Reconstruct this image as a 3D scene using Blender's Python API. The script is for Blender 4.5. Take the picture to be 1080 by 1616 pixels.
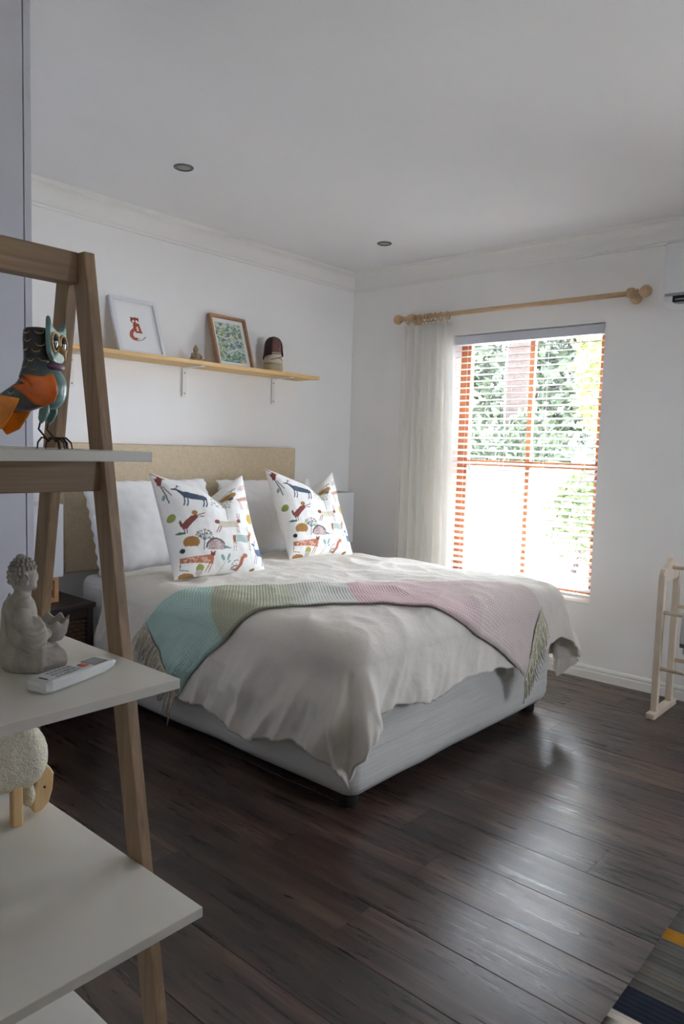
import bpy, bmesh, math, random
import numpy as np
from mathutils import Vector, Matrix, noise

random.seed(7)
scene = bpy.context.scene
for o in list(bpy.data.objects):
    bpy.data.objects.remove(o, do_unlink=True)
COL = scene.collection
PI = math.pi

# ------------------------------------------------------------------ camera
CAM = Vector((-4.2373, -3.6434, 1.3279))
yaw, pitch, roll = 0.8530425, 0.08646295, 0.028652
d = Vector((math.sin(yaw)*math.cos(pitch), math.cos(yaw)*math.cos(pitch), -math.sin(pitch)))
r = Vector((math.cos(yaw), -math.sin(yaw), 0)); u = r.cross(d)
r2 = math.cos(roll)*r + math.sin(roll)*u; u2 = -math.sin(roll)*r + math.cos(roll)*u
cd = bpy.data.cameras.new('camera'); cam = bpy.data.objects.new('camera', cd); COL.objects.link(cam)
cd.sensor_fit = 'VERTICAL'; cd.sensor_height = 36; cd.sensor_width = 24; cd.lens = 1164.7/1616*36
cd.clip_start = 0.02; cd.clip_end = 200
m = Matrix((r2, u2, -d)).transposed().to_4x4(); m.translation = CAM
cam.matrix_world = m
scene.camera = cam

# ------------------------------------------------------------------ light and exposure
scene.view_settings.view_transform = 'Standard'
scene.view_settings.look = 'None'
scene.view_settings.gamma = 1
scene.view_settings.use_curve_mapping = False
scene.view_settings.exposure = 0.40
scene.cycles.max_bounces = 14; scene.cycles.diffuse_bounces = 9
W = bpy.data.worlds.new('sky'); scene.world = W; W.use_nodes = True
bg = W.node_tree.nodes['Background']
bg.inputs[0].default_value = (0.77, 0.86, 1.0, 1); bg.inputs[1].default_value = 24.0
sd = bpy.data.lights.new('sun', 'SUN'); sd.energy = 44; sd.angle = 0.01; sd.color = (1, 0.98, 0.96)
so = bpy.data.objects.new('sun', sd); COL.objects.link(so)
so.rotation_euler = (math.radians(8), math.radians(25), 0); so.location = (-3, 0, 8)

def portal(name, loc, rot, sx, sy):
    l = bpy.data.lights.new(name, 'AREA'); l.shape = 'RECTANGLE'; l.size = sx; l.size_y = sy
    l.cycles.is_portal = True
    o = bpy.data.objects.new(name, l); COL.objects.link(o); o.location = loc; o.rotation_euler = rot
portal('daylight_portal', (0.21, -1.397, 1.27), (0, math.radians(90), 0), 1.7, 1.08)
portal('daylight_portal', (0.21, -3.25, 1.25), (0, math.radians(90), 0), 1.62, 0.34)
portal('daylight_portal', (-0.95, -5.62, 1.5), (math.radians(90), 0, 0), 0.76, 0.76)

# ------------------------------------------------------------------ helpers
def lin(c):
    out = []
    for v in c[:3]:
        v = v/255.0
        out.append(v/12.92 if v <= 0.04045 else ((v+0.055)/1.055)**2.4)
    return (*out, 1.0)

MATS = {}
def nodes_of(name):
    mt = bpy.data.materials.new(name); mt.use_nodes = True
    nt = mt.node_tree; b = nt.nodes['Principled BSDF']
    MATS[name] = mt
    return mt, nt, b
def N(nt, kind, **kw):
    n = nt.nodes.new(kind)
    for k, v in kw.items(): setattr(n, k, v)
    return n
def ramp(nt, stops):
    rp = nt.nodes.new('ShaderNodeValToRGB'); e = rp.color_ramp.elements
    e[0].position, e[0].color = stops[0]; e[1].position, e[1].color = stops[-1]
    for p, c in stops[1:-1]:
        x = e.new(p); x.color = c
    return rp
def bump(nt, b, src, strength, dist):
    bp = nt.nodes.new('ShaderNodeBump'); bp.inputs['Strength'].default_value = strength
    bp.inputs['Distance'].default_value = dist
    nt.links.new(src, bp.inputs['Height']); nt.links.new(bp.outputs[0], b.inputs['Normal'])
    return bp
def plain(name, rgb, rough=0.5, metal=0.0, var=0.06, nscale=12, bmp=0.0, bscale=200, bdist=0.001, spec=0.5, trans=None):
    mt, nt, b = nodes_of(name)
    tc = N(nt, 'ShaderNodeTexCoord')
    n1 = N(nt, 'ShaderNodeTexNoise'); n1.inputs['Scale'].default_value = nscale; n1.inputs['Detail'].default_value = 4
    nt.links.new(tc.outputs['Object'], n1.inputs['Vector'])
    c = lin(rgb)
    lo = tuple(v*(1-var) for v in c[:3])+(1,); hi = tuple(min(1, v*(1+var)) for v in c[:3])+(1,)
    rp = ramp(nt, [(0.3, lo), (0.7, hi)])
    nt.links.new(n1.outputs['Fac'], rp.inputs[0]); nt.links.new(rp.outputs[0], b.inputs['Base Color'])
    b.inputs['Roughness'].default_value = rough; b.inputs['Metallic'].default_value = metal
    b.inputs['Specular IOR Level'].default_value = spec
    if bmp:
        n2 = N(nt, 'ShaderNodeTexNoise'); n2.inputs['Scale'].default_value = bscale; n2.inputs['Detail'].default_value = 3
        nt.links.new(tc.outputs['Object'], n2.inputs['Vector'])
        bump(nt, b, n2.outputs['Fac'], bmp, bdist)
    return mt
def wood(name, c1, c2, axis='x', rough=0.5, fine=60, stretch=0.06, bmp=0.25, spec=0.4):
    mt, nt, b = nodes_of(name)
    tc = N(nt, 'ShaderNodeTexCoord'); mp = N(nt, 'ShaderNodeMapping')
    s = [fine, fine, fine]; s['xyz'.index(axis)] = fine*stretch
    mp.inputs['Scale'].default_value = s
    oi = N(nt, 'ShaderNodeObjectInfo')
    mulv = N(nt, 'ShaderNodeVectorMath', operation='SCALE'); mulv.inputs[0].default_value = (3, 5, 7)
    nt.links.new(oi.outputs['Random'], mulv.inputs['Scale'])
    nt.links.new(tc.outputs['Object'], mp.inputs['Vector']); nt.links.new(mulv.outputs[0], mp.inputs['Location'])
    n1 = N(nt, 'ShaderNodeTexNoise'); n1.inputs['Scale'].default_value = 1; n1.inputs['Detail'].default_value = 6
    n1.inputs['Distortion'].default_value = 0.6
    nt.links.new(mp.outputs[0], n1.inputs['Vector'])
    rp = ramp(nt, [(0.25, lin(c1)), (0.5, lin([(a+b_)/2 for a, b_ in zip(c1, c2)])), (0.75, lin(c2))])
    nt.links.new(n1.outputs['Fac'], rp.inputs[0]); nt.links.new(rp.outputs[0], b.inputs['Base Color'])
    b.inputs['Roughness'].default_value = rough; b.inputs['Specular IOR Level'].default_value = spec
    bump(nt, b, n1.outputs['Fac'], bmp, 0.0008)
    return mt
def weave(name, c1, c2, scale, rough=0.9, bmp=0.4, dist=0.001):
    mt, nt, b = nodes_of(name)
    tc = N(nt, 'ShaderNodeTexCoord')
    fac = []
    for ax in ((1, 0.05, 0.03), (0.03, 0.05, 1)):
        mp = N(nt, 'ShaderNodeMapping'); mp.inputs['Scale'].default_value = [a*scale for a in ax]
        n1 = N(nt, 'ShaderNodeTexNoise'); n1.inputs['Scale'].default_value = 1; n1.inputs['Detail'].default_value = 2
        nt.links.new(tc.outputs['Object'], mp.inputs['Vector']); nt.links.new(mp.outputs[0], n1.inputs['Vector'])
        fac.append(n1.outputs['Fac'])
    ad = N(nt, 'ShaderNodeMath', operation='ADD'); nt.links.new(fac[0], ad.inputs[0]); nt.links.new(fac[1], ad.inputs[1])
    hf = N(nt, 'ShaderNodeMath', operation='MULTIPLY'); hf.inputs[1].default_value = 0.5; nt.links.new(ad.outputs[0], hf.inputs[0])
    rp = ramp(nt, [(0.35, lin(c1)), (0.65, lin(c2))])
    nt.links.new(hf.outputs[0], rp.inputs[0]); nt.links.new(rp.outputs[0], b.inputs['Base Color'])
    b.inputs['Roughness'].default_value = rough; b.inputs['Specular IOR Level'].default_value = 0.2
    bump(nt, b, hf.outputs[0], bmp, dist)
    return mt
def cloth(name, rgb, rough=0.85, translucent=0.0, wr=0.0, stripes=None):
    mt, nt, b = nodes_of(name)
    c = lin(rgb); tc = N(nt, 'ShaderNodeTexCoord')
    n1 = N(nt, 'ShaderNodeTexNoise'); n1.inputs['Scale'].default_value = 9; n1.inputs['Detail'].default_value = 6
    mp = N(nt, 'ShaderNodeMapping'); nt.links.new(tc.outputs['Object'], mp.inputs['Vector']); nt.links.new(mp.outputs[0], n1.inputs['Vector'])
    if stripes: mp.inputs['Scale'].default_value = stripes
    b.inputs['Base Color'].default_value = c; b.inputs['Roughness'].default_value = rough
    b.inputs['Specular IOR Level'].default_value = 0.15
    b.inputs['Sheen Weight'].default_value = 0.1
    n2 = N(nt, 'ShaderNodeTexNoise'); n2.inputs['Scale'].default_value = 500; n2.inputs['Detail'].default_value = 1
    nt.links.new(tc.outputs['Object'], n2.inputs['Vector'])
    sc = N(nt, 'ShaderNodeMath', operation='MULTIPLY_ADD'); sc.inputs[1].default_value = 0.05
    nt.links.new(n2.outputs['Fac'], sc.inputs[0]); nt.links.new(n1.outputs['Fac'], sc.inputs[2])
    bump(nt, b, sc.outputs[0], 0.5 if wr else 0.15, wr or 0.004)
    if translucent:
        tr = N(nt, 'ShaderNodeBsdfTranslucent'); tr.inputs[0].default_value = c
        mx = N(nt, 'ShaderNodeMixShader'); mx.inputs[0].default_value = translucent
        out = nt.nodes['Material Output']
        nt.links.new(b.outputs[0], mx.inputs[1]); nt.links.new(tr.outputs[0], mx.inputs[2]); nt.links.new(mx.outputs[0], out.inputs[0])
    return mt
def painted(name, rough=0.85, spec=0.2, bmp=0.2, bscale=500):
    mt, nt, b = nodes_of(name)
    at = N(nt, 'ShaderNodeAttribute'); at.attribute_name = 'paint'
    nt.links.new(at.outputs['Color'], b.inputs['Base Color'])
    b.inputs['Roughness'].default_value = rough; b.inputs['Specular IOR Level'].default_value = spec
    tc = N(nt, 'ShaderNodeTexCoord'); n2 = N(nt, 'ShaderNodeTexNoise'); n2.inputs['Scale'].default_value = bscale
    nt.links.new(tc.outputs['Object'], n2.inputs['Vector']); bump(nt, b, n2.outputs['Fac'], bmp, 0.0006)
    return mt

class G:
    """collects one mesh"""
    def __init__(s): s.v = []; s.f = []; s.c = []
    def add(s, vs, fs):
        o = len(s.v); s.v += [tuple(p) for p in vs]; s.f += [tuple(i+o for i in q) for q in fs]; return s
    def box(s, x0, x1, y0, y1, z0, z1):
        x0, x1 = min(x0, x1), max(x0, x1); y0, y1 = min(y0, y1), max(y0, y1); z0, z1 = min(z0, z1), max(z0, z1)
        return s.add([(x0,y0,z0),(x1,y0,z0),(x1,y1,z0),(x0,y1,z0),(x0,y0,z1),(x1,y0,z1),(x1,y1,z1),(x0,y1,z1)],
                     [(0,3,2,1),(4,5,6,7),(0,1,5,4),(1,2,6,5),(2,3,7,6),(3,0,4,7)])
    def hexa(s, lo, hi):
        return s.add(list(lo)+list(hi), [(0,3,2,1),(4,5,6,7),(0,1,5,4),(1,2,6,5),(2,3,7,6),(3,0,4,7)])
    def tube(s, pts, rad, seg=8, closed=False, cap=True):
        pts = [Vector(p) for p in pts]; n = len(pts)
        rads = rad if isinstance(rad, (list, tuple)) else [rad]*n
        vs = []; fs = []; prev = None
        for i, p in enumerate(pts):
            if closed: t = pts[(i+1) % n]-pts[i-1]
            else: t = pts[min(i+1, n-1)]-pts[max(i-1, 0)]
            t.normalize()
            if prev is None:
                a = t.orthogonal().normalized()
            else:
                a = (prev - t*prev.dot(t))
                a = a.normalized() if a.length > 1e-6 else t.orthogonal().normalized()
            prev = a; b = t.cross(a)
            for k in range(seg):
                an = 2*PI*k/seg
                vs.append(p+(a*math.cos(an)+b*math.sin(an))*rads[i])
        m_ = n if closed else n-1
        for i in range(m_):
            for k in range(seg):
                j = (i+1) % n; k2 = (k+1) % seg
                fs.append((i*seg+k, i*seg+k2, j*seg+k2, j*seg+k))
        if cap and not closed:
            fs.append(tuple(range(seg-1, -1, -1))); fs.append(tuple((n-1)*seg+k for k in range(seg)))
        return s.add(vs, fs)
    def loft(s, rings, cap=True, closed_ring=True):
        n = len(rings[0]); vs = [p for r_ in rings for p in r_]; fs = []
        for i in range(len(rings)-1):
            for k in range(n if closed_ring else n-1):
                k2 = (k+1) % n; fs.append((i*n+k, i*n+k2, (i+1)*n+k2, (i+1)*n+k))
        if cap:
            fs.append(tuple(range(n-1, -1, -1))); fs.append(tuple((len(rings)-1)*n+k for k in range(n)))
        return s.add(vs, fs)
    def lathe(s, prof, seg=24, c=(0,0,0), axis='z', cap=True):
        rings = []
        for r_, h in prof:
            ring = []
            for k in range(seg):
                a = 2*PI*k/seg; p = (r_*math.cos(a), r_*math.sin(a), h)
                if axis == 'y': p = (p[0], -p[2], p[1]) if False else (p[1], p[2], p[0])
                elif axis == 'x': p = (p[2], p[0], p[1])
                ring.append((p[0]+c[0], p[1]+c[1], p[2]+c[2]))
            rings.append(ring)
        return s.loft(rings, cap)
    def ball(s, c, rx, ry=None, rz=None, seg=16, rot=None):
        ry = ry or rx; rz = rz or rx; c = Vector(c); rings = []
        nr = max(5, seg//2)
        for i in range(nr+1):
            t = PI*i/nr; t = min(max(t, 0.02), PI-0.02); ring = []
            for k in range(seg):
                a = 2*PI*k/seg
                p = Vector((rx*math.sin(t)*math.cos(a), ry*math.sin(t)*math.sin(a), -rz*math.cos(t)))
                if rot is not None: p = rot @ p
                ring.append(c+p)
            rings.append(ring)
        return s.loft(rings, True)
    def prism(s, poly, axis, a, b):
        """poly in the two other axes, extruded a..b along axis"""
        def P(q, h):
            return {'x': (h, q[0], q[1]), 'y': (q[0], h, q[1]), 'z': (q[0], q[1], h)}[axis]
        n = len(poly)
        vs = [P(q, a) for q in poly]+[P(q, b) for q in poly]
        fs = [tuple(range(n)), tuple(range(2*n-1, n-1, -1))]+[(k, n+k, n+(k+1) % n, (k+1) % n) for k in range(n)]
        return s.add(vs, fs)
    def grid(s, fn, nu, nv, wrap_u=False):
        vs = [fn(i/(nu if wrap_u else nu-1), j/(nv-1)) for j in range(nv) for i in range(nu)]; fs = []
        for j in range(nv-1):
            for i in range(nu if wrap_u else nu-1):
                i2 = (i+1) % nu
                fs.append((j*nu+i, j*nu+i2, (j+1)*nu+i2, (j+1)*nu+i))
        return s.add(vs, fs)
    def mesh(s, name, off=(0,0,0), smooth=False, fix=True):
        me = bpy.data.meshes.new(name)
        me.from_pydata([(p[0]-off[0], p[1]-off[1], p[2]-off[2]) for p in s.v], [], s.f)
        if fix:
            bm = bmesh.new(); bm.from_mesh(me); bmesh.ops.recalc_face_normals(bm, faces=bm.faces); bm.to_mesh(me); bm.free()
        if smooth:
            me.polygons.foreach_set('use_smooth', [True]*len(me.polygons))
        me.update(); return me

ORG = {}
def link(name, me, mt, parent=None, loc=(0,0,0)):
    o = bpy.data.objects.new(name, me); COL.objects.link(o)
    if mt is not None and me is not None and not me.materials: me.materials.append(MATS[mt] if isinstance(mt, str) else mt)
    o.location = loc
    if parent is not None: o.parent = parent
    return o
def build(g, name, mt, parent=None, smooth=False, bevel=0.0, seg=2, origin=None, sub=0, fix=True, auto=None):
    """vertices are in world metres (or in the local frame of a rotated thing)"""
    if parent is not None: org = ORG.get(parent.name, (0,0,0)); loc = (0,0,0)
    else: org = origin or (0,0,0); loc = org
    me = g.mesh(name, org, smooth, fix)
    o = link(name, me, mt, parent, loc); ORG[o.name] = org
    if bevel:
        b = o.modifiers.new('bevel', 'BEVEL'); b.width = bevel; b.segments = seg; b.limit_method = 'ANGLE'; b.angle_limit = math.radians(40)
    if sub:
        b = o.modifiers.new('sub', 'SUBSURF'); b.levels = sub; b.render_levels = sub
    return o
def tag(o, label, cat, group=None, kind=None):
    o['label'] = label; o['category'] = cat
    if group: o['group'] = group
    if kind: o['kind'] = kind
    return o
def thing(name, label, cat, loc=(0,0,0), rotz=0.0, group=None, local=False):
    o = bpy.data.objects.new(name, None); COL.objects.link(o); o.location = loc; o.rotation_euler = (0,0,rotz)
    o.empty_display_size = 0.05
    tag(o, label, cat, group); ORG[o.name] = (0,0,0) if (local or rotz) else tuple(loc)
    return o
def struct(o): o['kind'] = 'structure'; return o
def dup(root, loc, rot=None, label=None):
    c = root.copy(); COL.objects.link(c); c.location = loc
    if rot is not None: c.rotation_euler = rot
    if label: c['label'] = label
    def rec(a, b):
        for ch in list(a.children):
            k = ch.copy(); COL.objects.link(k); k.parent = b; rec(ch, k)
    rec(root, c); return c
def paint(me, cols):
    at = me.color_attributes.new('paint', 'FLOAT_COLOR', 'POINT')
    at.data.foreach_set('color', np.asarray(cols, dtype=np.float32).ravel())
def fnoise(x, y, z=0.0): return noise.noise(Vector((x, y, z)))

# homography from the unit square to four picture points (TL, TR, BR, BL)
def homog(q):
    src = [(0,1),(1,1),(1,0),(0,0)]; A = []; B = []
    for (x, y), (X, Y) in zip(src, q):
        A.append([x,y,1,0,0,0,-X*x,-X*y]); B.append(X); A.append([0,0,0,x,y,1,-Y*x,-Y*y]); B.append(Y)
    h = np.linalg.solve(np.array(A, float), np.array(B, float))
    return lambda U, V: ((h[0]*U+h[1]*V+h[2])/(h[6]*U+h[7]*V+1), (h[3]*U+h[4]*V+h[5])/(h[6]*U+h[7]*V+1))
class Canvas:
    def __init__(s, nu, nv, quad, base):
        U, V = np.meshgrid(np.linspace(0,1,nu), np.linspace(0,1,nv))
        s.X, s.Y = homog(quad)(U, V); s.img = np.zeros((nv, nu, 4), np.float32); s.img[:] = lin(base)
    def put(s, mask, col, a=1.0):
        c = np.array(lin(col), np.float32); s.img[mask] = s.img[mask]*(1-a)+c*a
    def ell(s, cx, cy, rx, ry, col, ang=0.0, a=1.0, half=None):
        t = math.radians(ang); dx = s.X-cx; dy = s.Y-cy
        p = dx*math.cos(t)+dy*math.sin(t); q = -dx*math.sin(t)+dy*math.cos(t)
        mk = (p/rx)**2+(q/ry)**2 < 1
        if half is not None: mk &= s.Y < half
        s.put(mk, col, a); return mk
    def poly(s, pts, col, a=1.0):
        ins = np.zeros(s.X.shape, bool); n = len(pts)
        for i in range(n):
            x1, y1 = pts[i]; x2, y2 = pts[(i+1) % n]
            if y1 == y2: continue
            c = ((y1 > s.Y) != (y2 > s.Y)) & (s.X < (x2-x1)*(s.Y-y1)/(y2-y1)+x1)
            ins ^= c
        s.put(ins, col, a); return ins
    def line(s, pts, w, col, a=1.0):
        mk = np.zeros(s.X.shape, bool)
        for (x1, y1), (x2, y2) in zip(pts[:-1], pts[1:]):
            L = (x2-x1)**2+(y2-y1)**2+1e-9
            t = np.clip(((s.X-x1)*(x2-x1)+(s.Y-y1)*(y2-y1))/L, 0, 1)
            mk |= (s.X-x1-t*(x2-x1))**2+(s.Y-y1-t*(y2-y1))**2 < (w/2)**2
        s.put(mk, col, a)

# ------------------------------------------------------------------ materials
plain('wall_paint', (242,241,239), 0.75, var=0.015, nscale=3, bmp=0.08, bscale=90)
plain('ceiling_paint', (238,238,240), 0.8, var=0.012, nscale=2, bmp=0.05, bscale=60)
plain('trim_paint', (238,237,233), 0.5, var=0.01)
plain('white_satin', (232,231,228), 0.4, var=0.01)
plain('laminate_white', (226,222,212), 0.38, var=0.012, nscale=5, bmp=0.03, bscale=400)
plain('wardrobe_white', (196,196,202), 0.42, var=0.01)
plain('blind_white', (242,242,240), 0.45, var=0.01)
plain('headrail_grey', (206,208,216), 0.4, var=0.01)
plain('cord_white', (235,235,232), 0.7, var=0.02)
plain('ac_white', (228,230,231), 0.35, var=0.01)
plain('ac_grey', (150,153,158), 0.4, var=0.02)
plain('black_plastic', (20,20,22), 0.4)
plain('steel_grey', (110,108,104), 0.35, metal=0.7)
plain('lamp_glass', (150,148,142), 0.3)
plain('foot_plastic', (48,46,46), 0.5)
plain('stone', (168,160,150), 0.85, var=0.16, nscale=40, bmp=0.5, bscale=160, bdist=0.0015)
plain('pebble_clay', (150,132,108), 0.8, var=0.25, nscale=60)
plain('remote_white', (226,228,226), 0.35, var=0.01)
plain('remote_screen', (88,92,90), 0.25)
plain('button_grey', (170,174,174), 0.5)
plain('button_orange', (208,84,48), 0.5)
plain('fleece', (226,218,196), 0.95, var=0.12, nscale=120, bmp=1.0, bscale=260, bdist=0.006, spec=0.1)
plain('bronze_wire', (62,48,42), 0.45, metal=0.6, var=0.2, nscale=80)
plain('owl_orange', (214,104,36), 0.2, var=0.35, nscale=30)
plain('owl_tail', (214,128,30), 0.25, var=0.35, nscale=22)
plain('owl_teal', (104,140,136), 0.28, var=0.4, nscale=40)
plain('owl_gold', (190,150,88), 0.35, metal=0.3)
plain('owl_purple', (122,84,104), 0.35)
plain('glass_black', (12,10,10), 0.05)
plain('beak_amber', (206,164,96), 0.3)
plain('oak_screw', (120,112,100), 0.4, metal=0.8)
plain('doll_hair', (52,34,32), 0.6, var=0.2)
plain('doll_face', (110,74,62), 0.6, var=0.1)
plain('doll_body', (214,198,176), 0.7, var=0.06)
plain('doll_base', (186,172,140), 0.7, var=0.12)
plain('doll_line', (120,84,64), 0.7)
plain('mat_board', (236,236,234), 0.8, var=0.005)
plain('frame_white', (228,229,232), 0.45, var=0.01)
plain('nightstand_dark', (44,32,27), 0.4, var=0.2, nscale=20)
plain('wicker', (84,58,38), 0.7, var=0.3, nscale=80)
plain('cable_black', (16,16,16), 0.5)
plain('paving', (226,222,212), 0.9, var=0.06, nscale=2)
plain('deck', (112,96,82), 0.9, var=0.1, nscale=3)
plain('garden_plaster', (236,234,228), 0.9, var=0.04, nscale=2)
plain('bark', (50,38,33), 0.95, var=0.3, nscale=14, bmp=0.6, bscale=30, bdist=0.02)
plain('leaf_light', (122,132,62), 0.55, var=0.35, nscale=5)
plain('leaf_mid', (76,92,48), 0.55, var=0.35, nscale=5)
plain('leaf_dark', (50,62,40), 0.55, var=0.35, nscale=5)
plain('cane_wood', (180,150,110), 0.7)
plain('rack_paint', (214,198,178), 0.5, var=0.05, nscale=20)
wood('oak_x', (126,102,76), (166,138,106), 'x', 0.5)
wood('oak_z', (126,102,76), (168,140,108), 'z', 0.5, fine=70, stretch=0.05)
wood('pine_x', (206,166,104), (228,192,134), 'x', 0.5, bmp=0.1)
wood('pine_y', (184,152,114), (208,180,144), 'y', 0.45, bmp=0.1)
wood('pine_z', (206,170,118), (226,194,146), 'z', 0.5, bmp=0.1)
wood('frame_wood', (150,110,80), (178,136,102), 'x', 0.45, bmp=0.1)
wood('window_wood', (152,86,50), (182,112,70), 'z', 0.4, bmp=0.1)
wood('lamp_wood', (176,124,78), (200,150,102), 'z', 0.5, bmp=0.1)
weave('linen_beige', (178,160,132), (218,202,174), 900)
cloth('duvet_cotton', (221,214,202), wr=0.022)
cloth('pillow_cotton', (236,235,233), wr=0.008)
cloth('sheet_cotton', (232,231,230), wr=0.008)
cloth('base_cover', (208,205,198), wr=0.005, stripes=(0.5, 0.5, 8))
cloth('curtain_cotton', (246,244,240), translucent=0.42)
cloth('curtain_tape', (214,214,212), translucent=0.2)
cloth('shade_fabric', (228,228,230), translucent=0.25)
cloth('towel_grey', (196,196,196), wr=0.01)
cloth('towel_dark', (96,96,100), wr=0.01)
painted('cushion_print'); painted('paper_print', bmp=0.02); painted('owl_paint', rough=0.22, spec=0.6, bmp=0.05); painted('rug_weave', rough=0.95, spec=0.1, bmp=0.8, bscale=350)
# woven throw: colour from the yarn bands, relief from the waffle weave
mt, nt, b = nodes_of('throw_weave')
at = N(nt, 'ShaderNodeAttribute'); at.attribute_name = 'paint'
uv = N(nt, 'ShaderNodeUVMap')
wv = []
for dirn in ('X', 'Y'):
    w = N(nt, 'ShaderNodeTexWave', wave_type='BANDS', bands_direction=dirn); w.inputs['Scale'].default_value = 21
    w.inputs['Distortion'].default_value = 0.8; w.inputs['Detail'].default_value = 1
    nt.links.new(uv.outputs[0], w.inputs['Vector']); wv.append(w.outputs['Fac'])
mx = N(nt, 'ShaderNodeMath', operation='MULTIPLY'); nt.links.new(wv[0], mx.inputs[0]); nt.links.new(wv[1], mx.inputs[1])
mc = N(nt, 'ShaderNodeMix', data_type='RGBA', blend_type='MULTIPLY'); mc.inputs[0].default_value = 0.55
rp = ramp(nt, [(0.0, (0.72,0.72,0.70,1)), (0.6, (1,1,1,1))])
nt.links.new(mx.outputs[0], rp.inputs[0]); nt.links.new(at.outputs['Color'], mc.inputs[6]); nt.links.new(rp.outputs[0], mc.inputs[7])
nt.links.new(mc.outputs[2], b.inputs['Base Color']); b.inputs['Roughness'].default_value = 0.95; b.inputs['Specular IOR Level'].default_value = 0.1
bump(nt, b, mx.outputs[0], 0.7, 0.003)
plain('fringe_beige', (196,184,162), 0.95, var=0.2, nscale=90)
plain('fringe_green', (206,202,178), 0.95, var=0.25, nscale=90)
# dark floor planks
mt, nt, b = nodes_of('floor_plank')
geo = N(nt, 'ShaderNodeNewGeometry'); oi = N(nt, 'ShaderNodeObjectInfo')
sc = N(nt, 'ShaderNodeVectorMath', operation='SCALE'); sc.inputs[0].default_value = (13, 31, 7); nt.links.new(oi.outputs['Random'], sc.inputs['Scale'])
mp = N(nt, 'ShaderNodeMapping'); mp.inputs['Scale'].default_value = (34, 2.2, 10)
nt.links.new(geo.outputs['Position'], mp.inputs['Vector']); nt.links.new(sc.outputs[0], mp.inputs['Location'])
n1 = N(nt, 'ShaderNodeTexNoise'); n1.inputs['Scale'].default_value = 1; n1.inputs['Detail'].default_value = 8; n1.inputs['Roughness'].default_value = 0.65; n1.inputs['Distortion'].default_value = 1.1
nt.links.new(mp.outputs[0], n1.inputs['Vector'])
mp2 = N(nt, 'ShaderNodeMapping'); mp2.inputs['Scale'].default_value = (9, 1.0, 3)
nt.links.new(geo.outputs['Position'], mp2.inputs['Vector']); nt.links.new(sc.outputs[0], mp2.inputs['Location'])
n2 = N(nt, 'ShaderNodeTexNoise'); n2.inputs['Scale'].default_value = 1; n2.inputs['Detail'].default_value = 5; n2.inputs['Distortion'].default_value = 2.0
nt.links.new(mp2.outputs[0], n2.inputs['Vector'])
am = N(nt, 'ShaderNodeMath', operation='ADD'); nt.links.new(n1.outputs['Fac'], am.inputs[0]); nt.links.new(n2.outputs['Fac'], am.inputs[1])
rdm = N(nt, 'ShaderNodeMath', operation='MULTIPLY_ADD'); rdm.inputs[1].default_value = 0.22; nt.links.new(oi.outputs['Random'], rdm.inputs[0]); nt.links.new(am.outputs[0], rdm.inputs[2])
rp = ramp(nt, [(0.34, lin((30,21,17))), (0.48, lin((47,35,29))), (0.58, lin((68,51,42))), (0.72, lin((104,82,69)))])
hv = N(nt, 'ShaderNodeMath', operation='MULTIPLY'); hv.inputs[1].default_value = 0.5; nt.links.new(rdm.outputs[0], hv.inputs[0])
nt.links.new(hv.outputs[0], rp.inputs[0]); nt.links.new(rp.outputs[0], b.inputs['Base Color'])
rr = N(nt, 'ShaderNodeMapRange'); rr.inputs['To Min'].default_value = 0.23; rr.inputs['To Max'].default_value = 0.38
rr.inputs['From Min'].default_value = 0.3; rr.inputs['From Max'].default_value = 0.7
nt.links.new(n1.outputs['Fac'], rr.inputs['Value']); nt.links.new(rr.outputs[0], b.inputs['Roughness'])
b.inputs['Specular IOR Level'].default_value = 0.6
bump(nt, b, hv.outputs[0], 0.28, 0.0025)
plain('floor_under', (20,16,14), 0.9)
# window glass: clear sheet with a faint surface reflection
mt, nt, b = nodes_of('glass_pane')
tr = N(nt, 'ShaderNodeBsdfTransparent'); gl = N(nt, 'ShaderNodeBsdfGlossy'); gl.inputs['Roughness'].default_value = 0.02
fr = N(nt, 'ShaderNodeFresnel'); fr.inputs[0].default_value = 1.45
mx = N(nt, 'ShaderNodeMixShader'); nt.links.new(fr.outputs[0], mx.inputs[0]); nt.links.new(tr.outputs[0], mx.inputs[1]); nt.links.new(gl.outputs[0], mx.inputs[2])
nt.links.new(mx.outputs[0], nt.nodes['Material Output'].inputs[0])

# ------------------------------------------------------------------ room shell
XL, YF, H = -4.95, -5.4, 2.6
WY0, WY1, WZ0, WZ1 = -1.917, -0.876, 0.44, 2.095
TH = 0.22
g = G().box(XL-0.2, TH, YF-0.2, 0.2, -0.10, -0.012)
floor = struct(build(g, 'floor', 'floor_under'))
pw, pl_, gap = 0.2033, 1.22, 0.0012
def plank_mesh(w, l):
    g = G(); c = 0.0013; hw = w/2; hl = l/2
    lo = [(-hw,-hl,-0.012),(hw,-hl,-0.012),(hw,hl,-0.012),(-hw,hl,-0.012)]
    md = [(x, y, -c) for x, y, z in lo]
    tp = [(x-math.copysign(c, x), y-math.copysign(0.0001, y), 0) for x, y, z in lo]
    g.add(lo+md+tp, [(0,3,2,1)]+[(a, (a+1) % 4, 4+(a+1) % 4, 4+a) for a in range(4)]+[(4+a, 4+(a+1) % 4, 8+(a+1) % 4, 8+a) for a in range(4)]+[(8,9,10,11)])
    return g.mesh('plank', fix=True)
cache = {}
k0 = math.floor((XL+2.415)/pw)
rng = random.Random(3)
k = k0
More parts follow.
